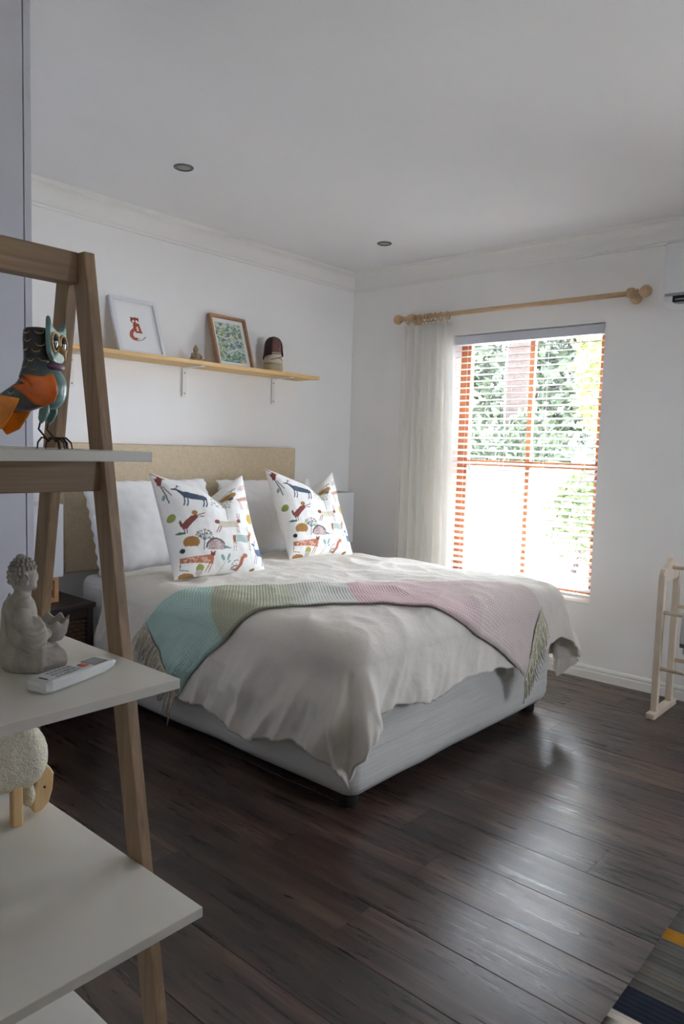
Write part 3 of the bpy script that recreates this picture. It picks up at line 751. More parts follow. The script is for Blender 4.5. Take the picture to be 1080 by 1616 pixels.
# duvet: a sheet laid over the rounded edges of the bed
DXL, DXR, DYF, DT, RE = -2.325, -0.640, -2.070, 0.672, 0.10
ix0, ix1, iy0 = DXL+RE, DXR-RE, DYF+RE
def drape(X, Y, off=0.0):
    cx = min(max(X, ix0), ix1); cy = max(Y, iy0)
    dv = Vector((X-cx, Y-cy)); dist = dv.length
    puff = 0.016*math.sin(PI*min(1, max(0, (X-ix0)/(ix1-ix0))))**0.6
    rd = 1-2*abs(fnoise(X*2.6+Y*1.4, Y*2.2-X*1.1, 1.7)); rd2 = 1-2*abs(fnoise(X*5.0-Y*2.5, Y*4.2+X*2, 5.1))
    wr = 0.010*rd+0.009*rd2+0.010*fnoise(X*1.8, Y*1.8, 9.2)+0.0025*fnoise(X*16, Y*13, 2.2)-0.006
    if dist < 1e-6:
        return Vector((X, Y, DT+puff+wr+off))
    n = dv/dist; th = min(dist/RE, PI/2)
    hang = max(0.0, dist-RE*PI/2)
    hz = RE*math.sin(th); drop = RE*(1-math.cos(th))+hang
    phi = abs(math.atan2(abs(dv.y), abs(dv.x))); wc = math.sin(2*phi)   # 1 at the diagonal of a corner
    per = (cx-cy)*1.0+phi*0.10
    out = 0.0
    if hang > 0:
        k = min(1, hang/0.20)
        sl = per*1.0+hang*0.55
        rg1 = 1-2*abs(fnoise(sl*3.4, hang*1.1, 7.7)); rg2 = 1-2*abs(fnoise(sl*8.5, hang*2.2, 3.3))
        rg3 = 1-2*abs(fnoise(sl*17, hang*3.5, 9.3))
        out += k*(0.034*rg1+0.020*rg2+0.008*rg3+0.003*fnoise(per*30, hang*14, 6.1)+0.004)
        out -= 0.020*min(1, hang/0.30)*(1-wc)          # falls in towards the base
        out = max(out, -0.014*k)
        out += wc**1.3*hang*(0.16+0.26*math.cos(5.2*phi+0.2))+0.05*k*max(0.0, fnoise(phi*5, hang*4, 2.0))*wc
    out += (wr*0.6)*math.sin(th)
    p = Vector((cx, cy, 0)).to_3d()
    hor = hz+out+off*math.sin(th)
    # hanging fabric of the corner gathers instead of spreading
    z = DT-drop+(puff+wr)*math.cos(th)+off*math.cos(th)
    return Vector((cx+n.x*hor, cy+n.y*hor, z))
XA, XB, YA, YB = ix0-0.49, ix1+0.44, iy0-0.345, -0.435
def duv(a, b_):
    X = XA+(XB-XA)*a; Y = YA+(YB-YA)*b_
    # wavy hem
    if a < 0.001 or b_ < 0.001: pass
    
    if X < ix0: X = ix0+(X-ix0)*(1+0.12*fnoise(Y*3, 2.0, 8)+0.05*fnoise(Y*11, 2.0, 3)-0.10*(Y+0.5)/1.5*0.6)
    if Y < iy0: Y = iy0+(Y-iy0)*(1+0.14*fnoise(X*3.5, 5.0, 8)+0.04*fnoise(X*12, 5.0, 3))
    return drape(X, Y)
g = G().grid(duv, 260, 230)
o = build(g, 'duvet', 'duvet_cotton', smooth=True, fix=False, origin=(-1.48, -1.1, 0.64)); tag(o, 'white crumpled cotton duvet spread over the bed, hanging over the foot', 'duvet')
sf = o.modifiers.new('s', 'SOLIDIFY'); sf.thickness = 0.018; sf.offset = -1

# throw: far and near long edges in the flattened coordinates of the bed top
far = [(-2.44,-0.82),(-2.33,-0.93),(-2.25,-1.00),(-2.17,-1.05),(-1.93,-1.22),(-1.65,-1.42),(-1.36,-1.61),(-1.13,-1.82),(-1.03,-2.00),(-1.00,-2.10)]
near = [(-2.70,-1.10),(-2.63,-1.15),(-2.51,-1.27),(-2.39,-1.40),(-2.22,-1.55),(-2.07,-1.65),(-1.89,-1.83),(-1.77,-2.01),(-1.62,-2.11),(-1.47,-2.19),(-1.345,-2.265),(-1.215,-2.38)]
def resample(pts, n):
    p = [Vector(q) for q in pts]; p = [2*p[0]-p[1]]+p+[2*p[-1]-p[-2]]; out = []
    for i in range(1, len(p)-2):
        for k in range(12):
            t = k/12; a, b_, c, e = p[i-1:i+3]
            out.append(0.5*((2*b_)+(c-a)*t+(2*a-5*b_+4*c-e)*t*t+(3*b_-a-3*c+e)*t**3))
    out.append(p[-2]); L = [0]
    for a, b_ in zip(out[:-1], out[1:]): L.append(L[-1]+(b_-a).length)
    res = []
    for i in range(n):
        s = L[-1]*i/(n-1); k = min(max(np.searchsorted(L, s)-1, 0), len(out)-2)
        f = (s-L[k])/max(1e-9, L[k+1]-L[k]); res.append(out[k]+(out[k+1]-out[k])*f)
    return res
NU, NV = 260, 64
FA, NE = resample(far, NU), resample(near, NU)
def thr(i, j, off=0.011):
    q = FA[i]+(NE[i]-FA[i])*(j/(NV-1))
    t = j/(NV-1)
    lip = 0.004*max(0, (t-0.95)/0.05)**0.5
    fold = 0.006*math.sin(t*9+i*0.012)*fnoise(i*0.02, t*3, 1)
    return drape(q.x, q.y, off+fold+lip*0.6)
g = G(); cols = []; uvs = []
bands = [(0.0,(184,211,199)),(0.195,(184,211,199)),(0.20,(184,184,158)),(0.36,(190,191,168)),(0.385,(208,208,194)),(0.50,(222,220,212)),(0.505,(218,188,188)),(0.70,(222,196,194)),(0.78,(218,198,195)),(0.785,(224,208,201)),(1.0,(226,210,203))]
def band(s):
    for (a, c), (b_, e) in zip(bands[:-1], bands[1:]):
        if s <= b_:
            f = (s-a)/(b_-a); return tuple(x+(y-x)*f for x, y in zip(c, e))
    return bands[-1][1]
vs = []
for j in range(NV):
    for i in range(NU):
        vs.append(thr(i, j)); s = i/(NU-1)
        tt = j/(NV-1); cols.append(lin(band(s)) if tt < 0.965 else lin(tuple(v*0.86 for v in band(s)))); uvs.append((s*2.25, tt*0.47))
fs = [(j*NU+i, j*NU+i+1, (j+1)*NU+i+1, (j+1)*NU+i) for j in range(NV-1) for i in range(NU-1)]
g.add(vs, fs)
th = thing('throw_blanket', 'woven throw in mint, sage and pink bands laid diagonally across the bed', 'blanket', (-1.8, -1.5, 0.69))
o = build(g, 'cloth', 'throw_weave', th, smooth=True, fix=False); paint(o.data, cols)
ul = o.data.uv_layers.new(name='UVMap')
ul.data.foreach_set('uv', np.array([uvs[l.vertex_index] for l in o.data.loops], np.float32).ravel())
sf = o.modifiers.new('s', 'SOLIDIFY'); sf.thickness = 0.005; sf.offset = 1
R = random.Random(11)
def fringe(i0, i1, length, n, mat_):
    g = G()
    for k in range(n):
        t = (k+0.5)/n+R.uniform(-0.006, 0.006); t = min(max(t, 0.003), 0.997)
        q0 = FA[i0]+(NE[i0]-FA[i0])*t; q1 = FA[i1]+(NE[i1]-FA[i1])*t
        dr = (q0-q1).normalized(); side = Vector((-dr.y, dr.x))
        p0 = drape(q0.x, q0.y, 0.018)
        L = length*R.uniform(0.75, 1.15); sw = R.uniform(-0.45, 0.45); pts = [p0]
        for s in (0.3, 0.65, 1.0):
            q = q0+dr*L*s+side*L*sw*s
            p = drape(q.x, q.y, 0.017+R.uniform(0, 0.006))
            p.z -= L*0.45*s*s; pts.append(p)
        g.tube(pts, [0.0026, 0.0029, 0.0025, 0.0013], 5)
    o = build(g, 'fringe', mat_, th, smooth=True, fix=False); o['kind'] = 'stuff'
    o['label'] = 'beige tassel fringe' if mat_ == 'fringe_beige' else 'olive green tassel fringe'
fringe(0, 6, 0.10, 84, 'fringe_beige'); fringe(NU-1, NU-7, 0.11, 110, 'fringe_green')

# ------------------------------------------------------------------ pillows
def pillow_mesh(w, h, t, nu, nv, chop=0.0, seed=0, pinch=0.05, wr=0.006, flange=0.0, colours=None):
    g = G()
    def pt(a, b_, s):
        u_ = a*2-1; v_ = b_*2-1
        e = max(0.0, (1-abs(u_)**2.6))*max(0.0, (1-abs(v_)**2.6))
        x = u_*w/2*(1-pinch*(1-v_*v_)); z = v_*h/2*(1-pinch*(1-u_*u_))
        th_ = t/2*e**0.55
        n_ = wr*fnoise(u_*3+seed, v_*3, s*3+seed)+wr*0.5*fnoise(u_*8+seed, v_*7, s*5+seed)
        n_ += wr*1.2*math.sin((u_*5+v_*2.0)*3+seed)*(max(0, abs(u_)-0.6)/0.4)*(1-abs(u_))*3
        y = -s*(th_+n_*min(1, e*4))
        if chop:
            f = max(0.0, (v_+0.15)/1.15)**1.6
            c_ = 0.22; lin_ = 1-abs(u_-c_)/((1+c_) if u_ < c_ else (1-c_)); lin_ = max(0, lin_)
            z -= chop*f*lin_**1.15; y += 0.055*f*math.exp(-((u_-c_)/0.16)**2)-0.035*f*max(0, u_-c_)
        if flange and max(abs(u_), abs(v_)) > 0.90:
            y += 0.010*math.sin(26*(u_ if abs(v_) > abs(u_) else v_)+seed)*((max(abs(u_), abs(v_))-0.90)/0.10)
        return (x, y, z+h/2)
    g.grid(lambda a, b_: pt(a, b_, 1), nu, nv)
    o0 = len(g.v)
    g.grid(lambda a, b_: pt(a, b_, -1), nu, nv)
    # reverse the back sheet
    nf = (nu-1)*(nv-1); g.f[nf:] = [tuple(reversed(f)) for f in g.f[nf:]]
    me = g.mesh('pillow', smooth=True, fix=False)
    if colours is not None: paint(me, np.concatenate([colours, colours]))
    bm = bmesh.new(); bm.from_mesh(me); bmesh.ops.remove_doubles(bm, verts=bm.verts, dist=1e-5); bm.to_mesh(me); bm.free()
    return me, o0
def lean_obj(name, me, mt_, loc, lean, rz=0.0, ry=0.0):
    o = link(name, me, mt_, None, loc)
    o.rotation_euler = (Matrix.Rotation(rz, 3, 'Z') @ Matrix.Rotation(-lean, 3, 'X') @ Matrix.Rotation(ry, 3, 'Y')).to_euler(); return o
me, _ = pillow_mesh(0.80, 0.50, 0.21, 70, 50, seed=1.3, pinch=0.035, flange=1)
o = lean_obj('pillow', me, 'pillow_cotton', (-1.895, -0.345, 0.655), 0.33, 0.03); tag(o, 'white cotton pillow standing against the headboard, nearer the ladder shelf', 'pillow', 'white bed pillows')
me, _ = pillow_mesh(0.78, 0.49, 0.21, 70, 50, seed=7.1, pinch=0.035, flange=1)
o = lean_obj('pillow', me, 'pillow_cotton', (-1.03, -0.345, 0.655), 0.33, -0.03); tag(o, 'white cotton pillow standing against the headboard, on the window side', 'pillow', 'white bed pillows')

# cushions printed with animals
NC = 210
cv = Canvas(NC, NC, [(35,105),(815,85),(1040,1000),(170,1115)], (240,237,230))
BL, RD, OC, TE, GR, OR, CR, PK = (72,88,110), (140,66,58), (176,122,36), (128,172,164), (150,160,60), (196,110,70), (214,202,176), (196,150,150)
def deer(x, y, s, col, legs=1):
    cv.poly([(x-90*s,y-20*s),(x-60*s,y-32*s),(x+80*s,y-30*s),(x+110*s,y-10*s),(x+112*s,y+35*s),(x+60*s,y+42*s),(x-60*s,y+44*s),(x-95*s,y+15*s)], col)
    cv.poly([(x-95*s,y+10*s),(x-130*s,y-36*s),(x-165*s,y-30*s),(x-168*s,y-42*s),(x-130*s,y-58*s),(x-110*s,y-44*s),(x-75*s,y-24*s)], col)
    cv.line([(x-125*s,y-55*s),(x-112*s,y-95*s)], 7*s, col); cv.line([(x-118*s,y-75*s),(x-95*s,y-90*s)], 6*s, col)
    for q in (-78,-50,80,105): cv.line([(x+q*s,y+30*s),(x+(q+4)*s,y+80*s),(x+(q-6)*s,y+122*s)], 11*s, col)
deer(320, 295, 1.0, BL)
# falling figure at the top left corner
cv.poly([(40,110),(140,155),(110,165),(92,225),(72,235),(60,180)], RD); cv.poly([(45,125),(80,140),(70,165),(52,158)], (240,236,228)); cv.poly([(85,130),(140,155),(112,160)], OC)
cv.line([(85,225),(115,320),(130,395)], 8, (112,84,80)); cv.line([(100,235),(150,320)], 7, (112,84,80)); cv.ell(100,345,10,28,TE,10)
# leaping hare, straight hare
cv.poly([(200,620),(240,570),(290,520),(335,510),(338,545),(290,600),(250,650),(215,660)], RD); cv.ell(317,490,24,24,OC); cv.line([(335,520),(400,490)], 9, RD); cv.line([(330,535),(395,524)], 8, RD)
cv.poly([(200,640),(185,590),(200,560),(214,610)], (120,84,70)); cv.line([(225,650),(228,690)], 8, RD); cv.line([(245,650),(250,690)], 8, RD); cv.ell(200,695,40,12,(72,122,104))
cv.poly([(525,570),(715,545),(720,610),(530,635)], CR); cv.ell(515,575,26,22,RD); cv.poly([(700,545),(730,520),(742,560),(715,572)], RD)
for q in (0, 1): cv.line([(712+q*12,530),(705+q*22,470)], 9, PK)
for q in (530, 552): cv.line([(q,625),(q-22,680)], 8, RD)
for q in (700, 716): cv.line([(q,600),(q+10,665)], 7, (190,150,140))
for q in range(540, 710, 14): cv.line([(q,575),(q,580)], 5, (176,150,110))
# trees
def tree(x, y, h, s, cols):
    cv.line([(x,y),(x,y-h)], 9, (84,112,116)); rr = random.Random(int(x))
    for k_ in range(7):
        a = -PI/2+(k_-3)*0.36; cv.line([(x,y-h*0.45),(x+s*math.cos(a)*0.9,y-h*0.55+s*math.sin(a)*0.9)], 5, (96,128,126))
    for k_ in range(46):
        a = rr.uniform(-PI, 0.25); q = rr.uniform(0.35, 1)*s
        cv.ell(x+q*math.cos(a), y-h*0.55+q*math.sin(a)*0.95, 9, 5, cols[k_ % len(cols)], rr.uniform(0,180))
tree(395, 850, 190, 95, [(128,148,128),(176,150,90),(150,110,84),(92,120,116)])
cv.line([(620,540),(605,340)], 9, (150,180,176)); rr = random.Random(4)
for k_ in range(70): cv.ell(560+rr.uniform(-95,95), 330+rr.uniform(-55,60), 8, 5, [(176,180,160),(150,160,140),(200,176,140),(140,150,130)][k_ % 4], rr.uniform(0,180))
# hedgehogs, haystack shapes
cv.ell(285,780,70,58,OC,0,half=818); cv.ell(640,250,72,34,OC,-14); cv.ell(856,500,42,52,(198,164,40)); cv.ell(795,195,55,26,PK,-5,0.6)
cv.ell(500,810,88,70,(206,186,180),0,half=850); cv.line([(416,830),(425,790),(455,755),(500,742),(545,755),(578,790)], 15, (92,84,92)); cv.poly([(570,800),(660,825),(575,838)], (112,146,142))
rr = random.Random(8)
for k_ in range(60): cv.ell(500+rr.uniform(-65,65), 815+rr.uniform(-50,30), 7, 3, (160,104,104), rr.uniform(-60,60))
# long dogs / foxes
cv.poly([(200,925),(400,905),(455,900),(490,910),(495,985),(440,975),(215,972),(198,955)], OR)
for k_ in range(40): cv.ell(215+rr.uniform(0,255), 940+rr.uniform(-22,25), 7, 6, (228,190,166), 0)
cv.poly([(455,862),(478,880),(498,862),(496,910),(458,905)], RD); cv.line([(206,965),(208,1035),(285,1045)], 7, (120,110,104)); cv.line([(465,970),(440,1050)], 9, OR); cv.line([(486,975),(472,1050)], 9, OR)
cv.ell(213,860,20,22,(54,62,80),-30)
cv.poly([(700,300),(860,280),(868,318),(730,330)], (206,150,126)); cv.line([(735,320),(765,415)], 7, (190,140,124)); cv.line([(748,322),(785,418)], 6, (190,140,124)); cv.ell(655,285,24,15,BL,-10)
# striped sheep, small deer
cv.poly([(692,690),(815,680),(820,750),(696,758)], (160,190,182)); cv.poly([(658,700),(690,692),(690,770),(665,760)], (160,100,60)); cv.poly([(812,680),(838,640),(858,645),(840,700),(835,735),(815,735)], (190,110,90))
for q in range(700, 815, 12): cv.line([(q,688),(q+3,752)], 3, (206,216,206))
for q in (672, 692): cv.line([(q,760),(q+8,842)], 6, (190,150,136))
for q in (826, 838): cv.line([(q,730),(q+8,825)], 6, (176,150,120))
cv.line([(826,640),(795,608)], 7, (176,160,110)); cv.line([(830,636),(812,590)], 6, (176,160,110)); cv.ell(838,648,22,12,(190,166,90),10)
cv.poly([(880,775),(905,800),(970,770),(990,790),(988,850),(920,855),(898,835)], (92,116,142)); cv.ell(876,758,20,12,(92,116,142),20)
for q in (905, 925, 985, 994): cv.line([(q,845),(q-6 if q < 950 else q,935)], 6, (92,116,142))
cv.line([(885,748),(900,705)], 5, (120,130,140)); cv.line([(892,730),(912,720)], 4, (120,130,140))
# leaves, squirrel, acorn, bud
cv.ell(578,920,16,32,TE,-35); cv.ell(634,908,14,36,TE,12); cv.ell(645,950,8,20,TE,40); cv.line([(570,1055),(600,980),(640,905)], 5, TE); cv.line([(603,975),(580,930)], 4, TE)
cv.line([(735,1010),(762,960),(765,905),(795,878)], 30, OR); cv.ell(790,880,24,20,OR)
for k_ in range(26): cv.ell(710+rr.uniform(-34,30), 970+rr.uniform(-50,50), 8, 5, [(120,140,140),(90,100,110),(200,150,120)][k_ % 3], rr.uniform(0,180))
cv.ell(382,1022,38,34,(164,170,70)); cv.ell(384,1060,34,24,(206,190,186)); cv.ell(372,995,12,12,(190,160,60))
cv.ell(140,540,28,42,(156,164,72),20); cv.ell(280,1100,80,36,(176,126,40),4); cv.ell(885,998,28,12,(150,130,60),-30); cv.ell(855,372,16,28,(196,196,140)); cv.line([(520,265),(640,190),(700,185)], 9, (150,180,160))
for k_ in range(18): cv.ell(680+rr.uniform(-40,40), 190+rr.uniform(-20,20), 6, 4, (150,160,140), rr.uniform(0,180))
# pale flecks keep the print looking like brush work
rg = np.random.RandomState(2); lum = cv.img[..., :3].mean(-1, keepdims=True); cv.img[..., :3] = lum+(cv.img[..., :3]-lum)*0.8; cv.img[..., :3] *= (1+0.10*(rg.rand(NC, NC, 1)-0.5))
me, o0 = pillow_mesh(0.56, 0.56, 0.17, NC, NC, chop=0.108, seed=3.0, pinch=0.045, wr=0.004, colours=cv.img.reshape(-1, 4))
me.name = 'cushion'
o = lean_obj('cushion', me, 'cushion_print', (-1.905, -0.835, 0.676), 0.50, -0.02, 0.06); tag(o, 'white cushion with colourful animal print, on the ladder shelf side of bed', 'cushion', 'animal print cushions')
o2 = o.copy(); COL.objects.link(o2); o2.location = (-1.055, -0.725, 0.678)
o2.rotation_euler = (Matrix.Rotation(0.03, 3, 'Z') @ Matrix.Rotation(-0.46, 3, 'X') @ Matrix.Rotation(0.07, 3, 'Y')).to_euler()
o2['label'] = 'white cushion with colourful animal print, on the window side of bed'

# ------------------------------------------------------------------ nightstands and lamps
def nightstand(label, cx, group):
    x0, x1, y0, y1, zt = cx-0.195, cx+0.195, -0.415, -0.025, 0.548
    t = thing('nightstand', label, 'nightstand', (cx, -0.22, 0), group=group)
    build(G().box(x0-0.012, x1+0.012, y0-0.012, y1, zt-0.026, zt), 'top', 'nightstand_dark', t, bevel=0.006, seg=3)
    g = G().box(x0, x0+0.018, y0, y1, 0.0, zt-0.026).box(x1-0.018, x1, y0, y1, 0.0, zt-0.026).box(x0+0.018, x1-0.018, y1-0.012, y1, 0.04, zt-0.026).box(x0+0.018, x1-0.018, y0+0.01, y1-0.012, 0.04, 0.056)
    build(g, 'body', 'nightstand_dark', t, bevel=0.002)
    for x in (x0, x1-0.032): build(G().box(x, x+0.032, y0-0.006, y0+0.03, 0, zt-0.026), 'post', 'nightstand_dark', t, bevel=0.003)
    build(G().box(x0+0.032, x1-0.032, y0-0.002, y0+0.02, zt-0.07, zt-0.026), 'rail', 'nightstand_dark', t, bevel=0.002)
    for z0, z1 in ((0.285, 0.470), (0.075, 0.265)):
        bk = build(G().box(x0+0.036, x1-0.036, y0+0.012, y1-0.03, z0, z1), 'basket', 'wicker', t, bevel=0.004)
        nrow = 9
        for k in range(nrow):
            z = z0+(k+0.5)*(z1-z0)/nrow; g = G()
            g.tube([(x0+0.036+i*(x1-x0-0.072)/36, y0+0.010+0.0035*math.sin(i*1.4+k*PI), z) for i in range(37)], 0.0075, 6)
            build(g, 'wicker_strand', 'wicker', bk, smooth=True)
    return t
nightstand('dark brown nightstand with wicker baskets between wardrobe and bed', -2.558, 'dark nightstands')
nightstand('dark nightstand in the corner between bed and curtain', -0.405, 'dark nightstands')
def lamp(label, cx, cy):
    t = thing('table_lamp', label, 'lamp', (cx, cy, 0.548), group='square bedside lamps')
    z0 = 0.548; s = 0.075; b_ = 0.010
    g = G()
    for sx in (-1, 1):
        for sy in (-1, 1): g.box(cx+sx*s-b_, cx+sx*s+b_, cy+sy*s-b_, cy+sy*s+b_, z0, z0+0.128)
    for z in (z0, z0+0.106):
        for sx in (-1, 1):
            g.box(cx+sx*s-b_, cx+sx*s+b_, cy-s+b_, cy+s-b_, z, z+0.022); g.box(cx-s+b_, cx+s-b_, cy+sx*s-b_, cy+sx*s+b_, z, z+0.022)
    build(g, 'base_frame', 'lamp_wood', t, bevel=0.0015)
    build(G().lathe([(0.016,0),(0.018,0.01),(0.018,0.055),(0.010,0.06)], 16, (cx, cy, z0+0.128)), 'socket', 'steel_grey', t, smooth=True)
    build(G().lathe([(0.012,0),(0.030,0.035),(0.030,0.055),(0.020,0.075),(0.004,0.08)], 16, (cx, cy, z0+0.186)), 'bulb', 'trim_paint', t, smooth=True)
    a = 0.100; zz0, zz1 = 0.672, 1.022; g = G()
    for sx in (-1, 1):
        g.box(cx+sx*a-0.0012, cx+sx*a+0.0012, cy-a, cy+a, zz0, zz1); g.box(cx-a, cx+a, cy+sx*a-0.0012, cy+sx*a+0.0012, zz0, zz1)
    g.box(cx-a, cx+a, cy-0.003, cy+0.003, zz0+0.006, zz0+0.010).box(cx-0.003, cx+0.003, cy-a, cy+a, zz0+0.006, zz0+0.010)
    build(g, 'shade', 'shade_fabric', t)
    build(G().tube([(cx+0.05, cy+0.09, z0+0.004), (cx+0.12, cy+0.11, z0+0.004), (cx+0.16, cy+0.14, z0+0.006), (cx+0.185, cy+0.17, z0+0.004)], 0.003, 6), 'cable', 'cable_black', t, smooth=True)
lamp('square white shade lamp with open wooden base, behind the ladder shelf', -2.565, -0.22)
lamp('square white shade lamp with open wooden base, beside the curtain', -0.405, -0.215)

# ------------------------------------------------------------------ ladder shelf in the foreground
LX0, LX1 = -4.30, -3.50
ZS = [1.312, 0.935, 0.562, 0.190]; YFS = [-2.566, -2.650, -2.718, -2.790]; YC = -2.293
ls = thing('ladder_shelf', 'oak A-frame ladder shelf with white boards in the left foreground', 'shelving unit', (-3.9, YC, 0))
SL = 0.178
def leg(x0, x1, front):
    s = 1 if front else -1
    def yy(z, b_): return YC-s*((0.049 if b_ else 0.0005)+SL*(1.68-z)-0.0)
    def yb(z): return YC-s*(0.0005+SL*(1.68-z))
    def yf(z): return YC-s*(0.049+SL*(1.68-z))
    lo = [(x0, yf(0), 0), (x1, yf(0), 0), (x1, yb(0), 0), (x0, yb(0), 0)]; hi = [(x0, yf(1.68), 1.68), (x1, yf(1.68), 1.68), (x1, yb(1.68), 1.68), (x0, yb(1.68), 1.68)]
    return G().hexa(lo, hi)
for x0 in (LX1+0.0005, LX0-0.0225):
    for fr_ in (True, False):
        build(leg(x0, x0+0.022, fr_), 'leg', 'oak_z', ls, bevel=0.002)
for z, yf in zip(ZS, YFS):
    build(G().box(LX0, LX1, yf, 2*YC-yf, z-0.017, z), 'board', 'laminate_white', ls, bevel=0.0012)
build(G().box(LX0, LX1, YC-0.030, YC+0.003, 1.622, 1.680), 'top_rail', 'oak_x', ls, bevel=0.002)
for z in ZS:
    yl = YC-0.049-SL*(1.68-z+0.045)
    for s in (1, -1):
        y0 = yl+0.016; y1 = y0+0.020
        a, b_ = (y0, y1) if s == 1 else (2*YC-y1, 2*YC-y0)
        build(G().box(LX0, LX1, a, b_, z-0.017-0.060, z-0.017), 'rail', 'oak_x', ls, bevel=0.002)

# ------------------------------------------------------------------ painted tin owl
OW = (-3.642, -2.474, ZS[0])
ow = thing('owl_ornament', 'painted metal owl with orange wings on the top ladder board', 'ornament', OW, math.radians(-48)); ow.scale = (0.96, 0.96, 0.955)
# body: head back, neck and body as one lofted shell, coloured by height
secs = [(-0.010,0.2035,0.010,0.010),(-0.010,0.2030,0.022,0.026),(-0.010,0.199,0.025,0.031),(-0.010,0.185,0.026,0.033),(-0.009,0.165,0.026,0.033),(-0.009,0.150,0.026,0.031),(-0.010,0.138,0.028,0.031),(-0.010,0.126,0.031,0.034),(-0.012,0.112,0.033,0.036),(-0.020,0.098,0.031,0.034),(-0.038,0.088,0.026,0.030),(-0.060,0.080,0.020,0.026),(-0.084,0.070,0.013,0.020),(-0.100,0.062,0.005,0.014)]
rings = []
for i, (x, z, a, b_) in enumerate(secs):
    p = Vector(secs[max(0, i-1)][:2]); q = Vector(secs[min(len(secs)-1, i+1)][:2]); tn = (q-p)
    tn = tn.normalized() if tn.length > 1e-6 else Vector((0,-1))
    if i < 5: tn = Vector((0, -1))
    nx, nz = -tn.y, tn.x
    rings.append([(x+nx*a*math.cos(t), b_*math.sin(t), z+nz*a*math.cos(t)) for t in [k*2*PI/28 for k in range(28)]])
g = G().loft(rings); o = build(g, 'body', 'owl_paint', ow, smooth=True)
cols = []
for v in o.data.vertices:
    x, y, z = v.co; k = min(1, max(0, (z-0.112)/0.05)); dk = Vector((0.010,0.010,0.012)); gr = Vector((0.035,0.075,0.066)); te = Vector((0.16,0.30,0.30))
    c = gr.lerp(dk, k)
    fr_ = min(1, max(0, (x-0.004)/0.02))*min(1, max(0, (0.145-z)/0.02)); c = c.lerp(te, fr_)
    if z < 0.080 and x < 0.01: c = c.lerp(Vector((0.13,0.06,0.09)), min(1, (0.080-z)/0.012)*0.8 if x > -0.05 else 0)
    cols.append((*c, 1))
paint(o.data, cols)
# gold feather strokes on the side of head and neck
g = G()
for px_, pz in ((0.000,0.1965),(-0.022,0.1965),(-0.018,0.183),(0.002,0.176),(-0.024,0.169),(-0.004,0.166),(-0.014,0.151),(0.006,0.152),(-0.026,0.140),(-0.008,0.136),(-0.022,0.120),(-0.036,0.112),(-0.048,0.096)):
    for s in (-1, 1):
        pts = []
        for a in [PI+k*PI/6 for k in range(7)]:
            xx = px_+0.0062*math.cos(a); zz = pz+0.0048*math.sin(a)
            # ride on the shell
            best = min(range(len(secs)), key=lambda i: (secs[i][1]-zz)**2+0.2*(secs[i][0]-xx)**2); sx, sz, sa, sb = secs[best]
            q = max(-0.95, min(0.95, (xx-sx)/max(sa, 0.01))); yv = sb*math.sqrt(1-q*q)+0.0008
            pts.append((xx, s*yv, zz))
        g.tube(pts, [0.0004,0.0007,0.0010,0.0012,0.0010,0.0007,0.0004], 5)
build(g, 'feather_strokes', 'owl_gold', ow, smooth=True)['kind'] = 'stuff'
# face plate with ear tufts
fp = [(-0.036,0.222),(-0.030,0.211),(-0.020,0.204),(0,0.199),(0.020,0.204),(0.030,0.211),(0.036,0.222),(0.038,0.200),(0.038,0.178),(0.034,0.160),(0.022,0.149),(0,0.144),(-0.022,0.149),(-0.034,0.160),(-0.038,0.178),(-0.038,0.200)]
build(G().prism(fp, 'x', 0.013, 0.022), 'face', 'owl_teal', ow, bevel=0.003)
for s in (-1, 1):
    g = G(); g.tube([(0.0235, s*0.0185+0.0155*math.cos(a), 0.180+0.0155*math.sin(a)) for a in [k*2*PI/24 for k in range(24)]], 0.0018, 8, closed=True)
    ey = build(g, 'eye_ring', 'owl_gold', ow, smooth=True)
    build(G().ball((0.0215, s*0.0185, 0.180), 0.006, 0.0145, 0.0145, 18), 'eye', 'glass_black', ow, smooth=True)
build(G().loft([[(0.022+0.002*math.cos(a), 0.008*math.sin(a), 0.172+0.006*math.cos(a)) for a in [k*PI/4 for k in range(8)]], [(0.032+0.003*math.cos(a), 0.005*math.sin(a), 0.164+0.004*math.cos(a)) for a in [k*PI/4 for k in range(8)]], [(0.033+0.001*math.cos(a), 0.001*math.sin(a), 0.152+0.001*math.cos(a)) for a in [k*PI/4 for k in range(8)]]]), 'beak', 'beak_amber', ow, smooth=True)
build(G().ball((0.016, 0, 0.140), 0.014, 0.024, 0.008, 16), 'chin', 'owl_purple', ow, smooth=True)
build(G().ball((0.010, 0, 0.104), 0.024, 0.031, 0.036, 20), 'breast', 'owl_teal', ow, smooth=True)
wing0 = [(x, z-0.004) for x, z in [(0.020,0.130),(0.006,0.124),(-0.030,0.128),(-0.018,0.121),(-0.038,0.119),(-0.024,0.112),(-0.048,0.109),(-0.034,0.098),(-0.022,0.088),(-0.008,0.078),(0.008,0.076),(0.022,0.084),(0.028,0.098),(0.026,0.116)]]
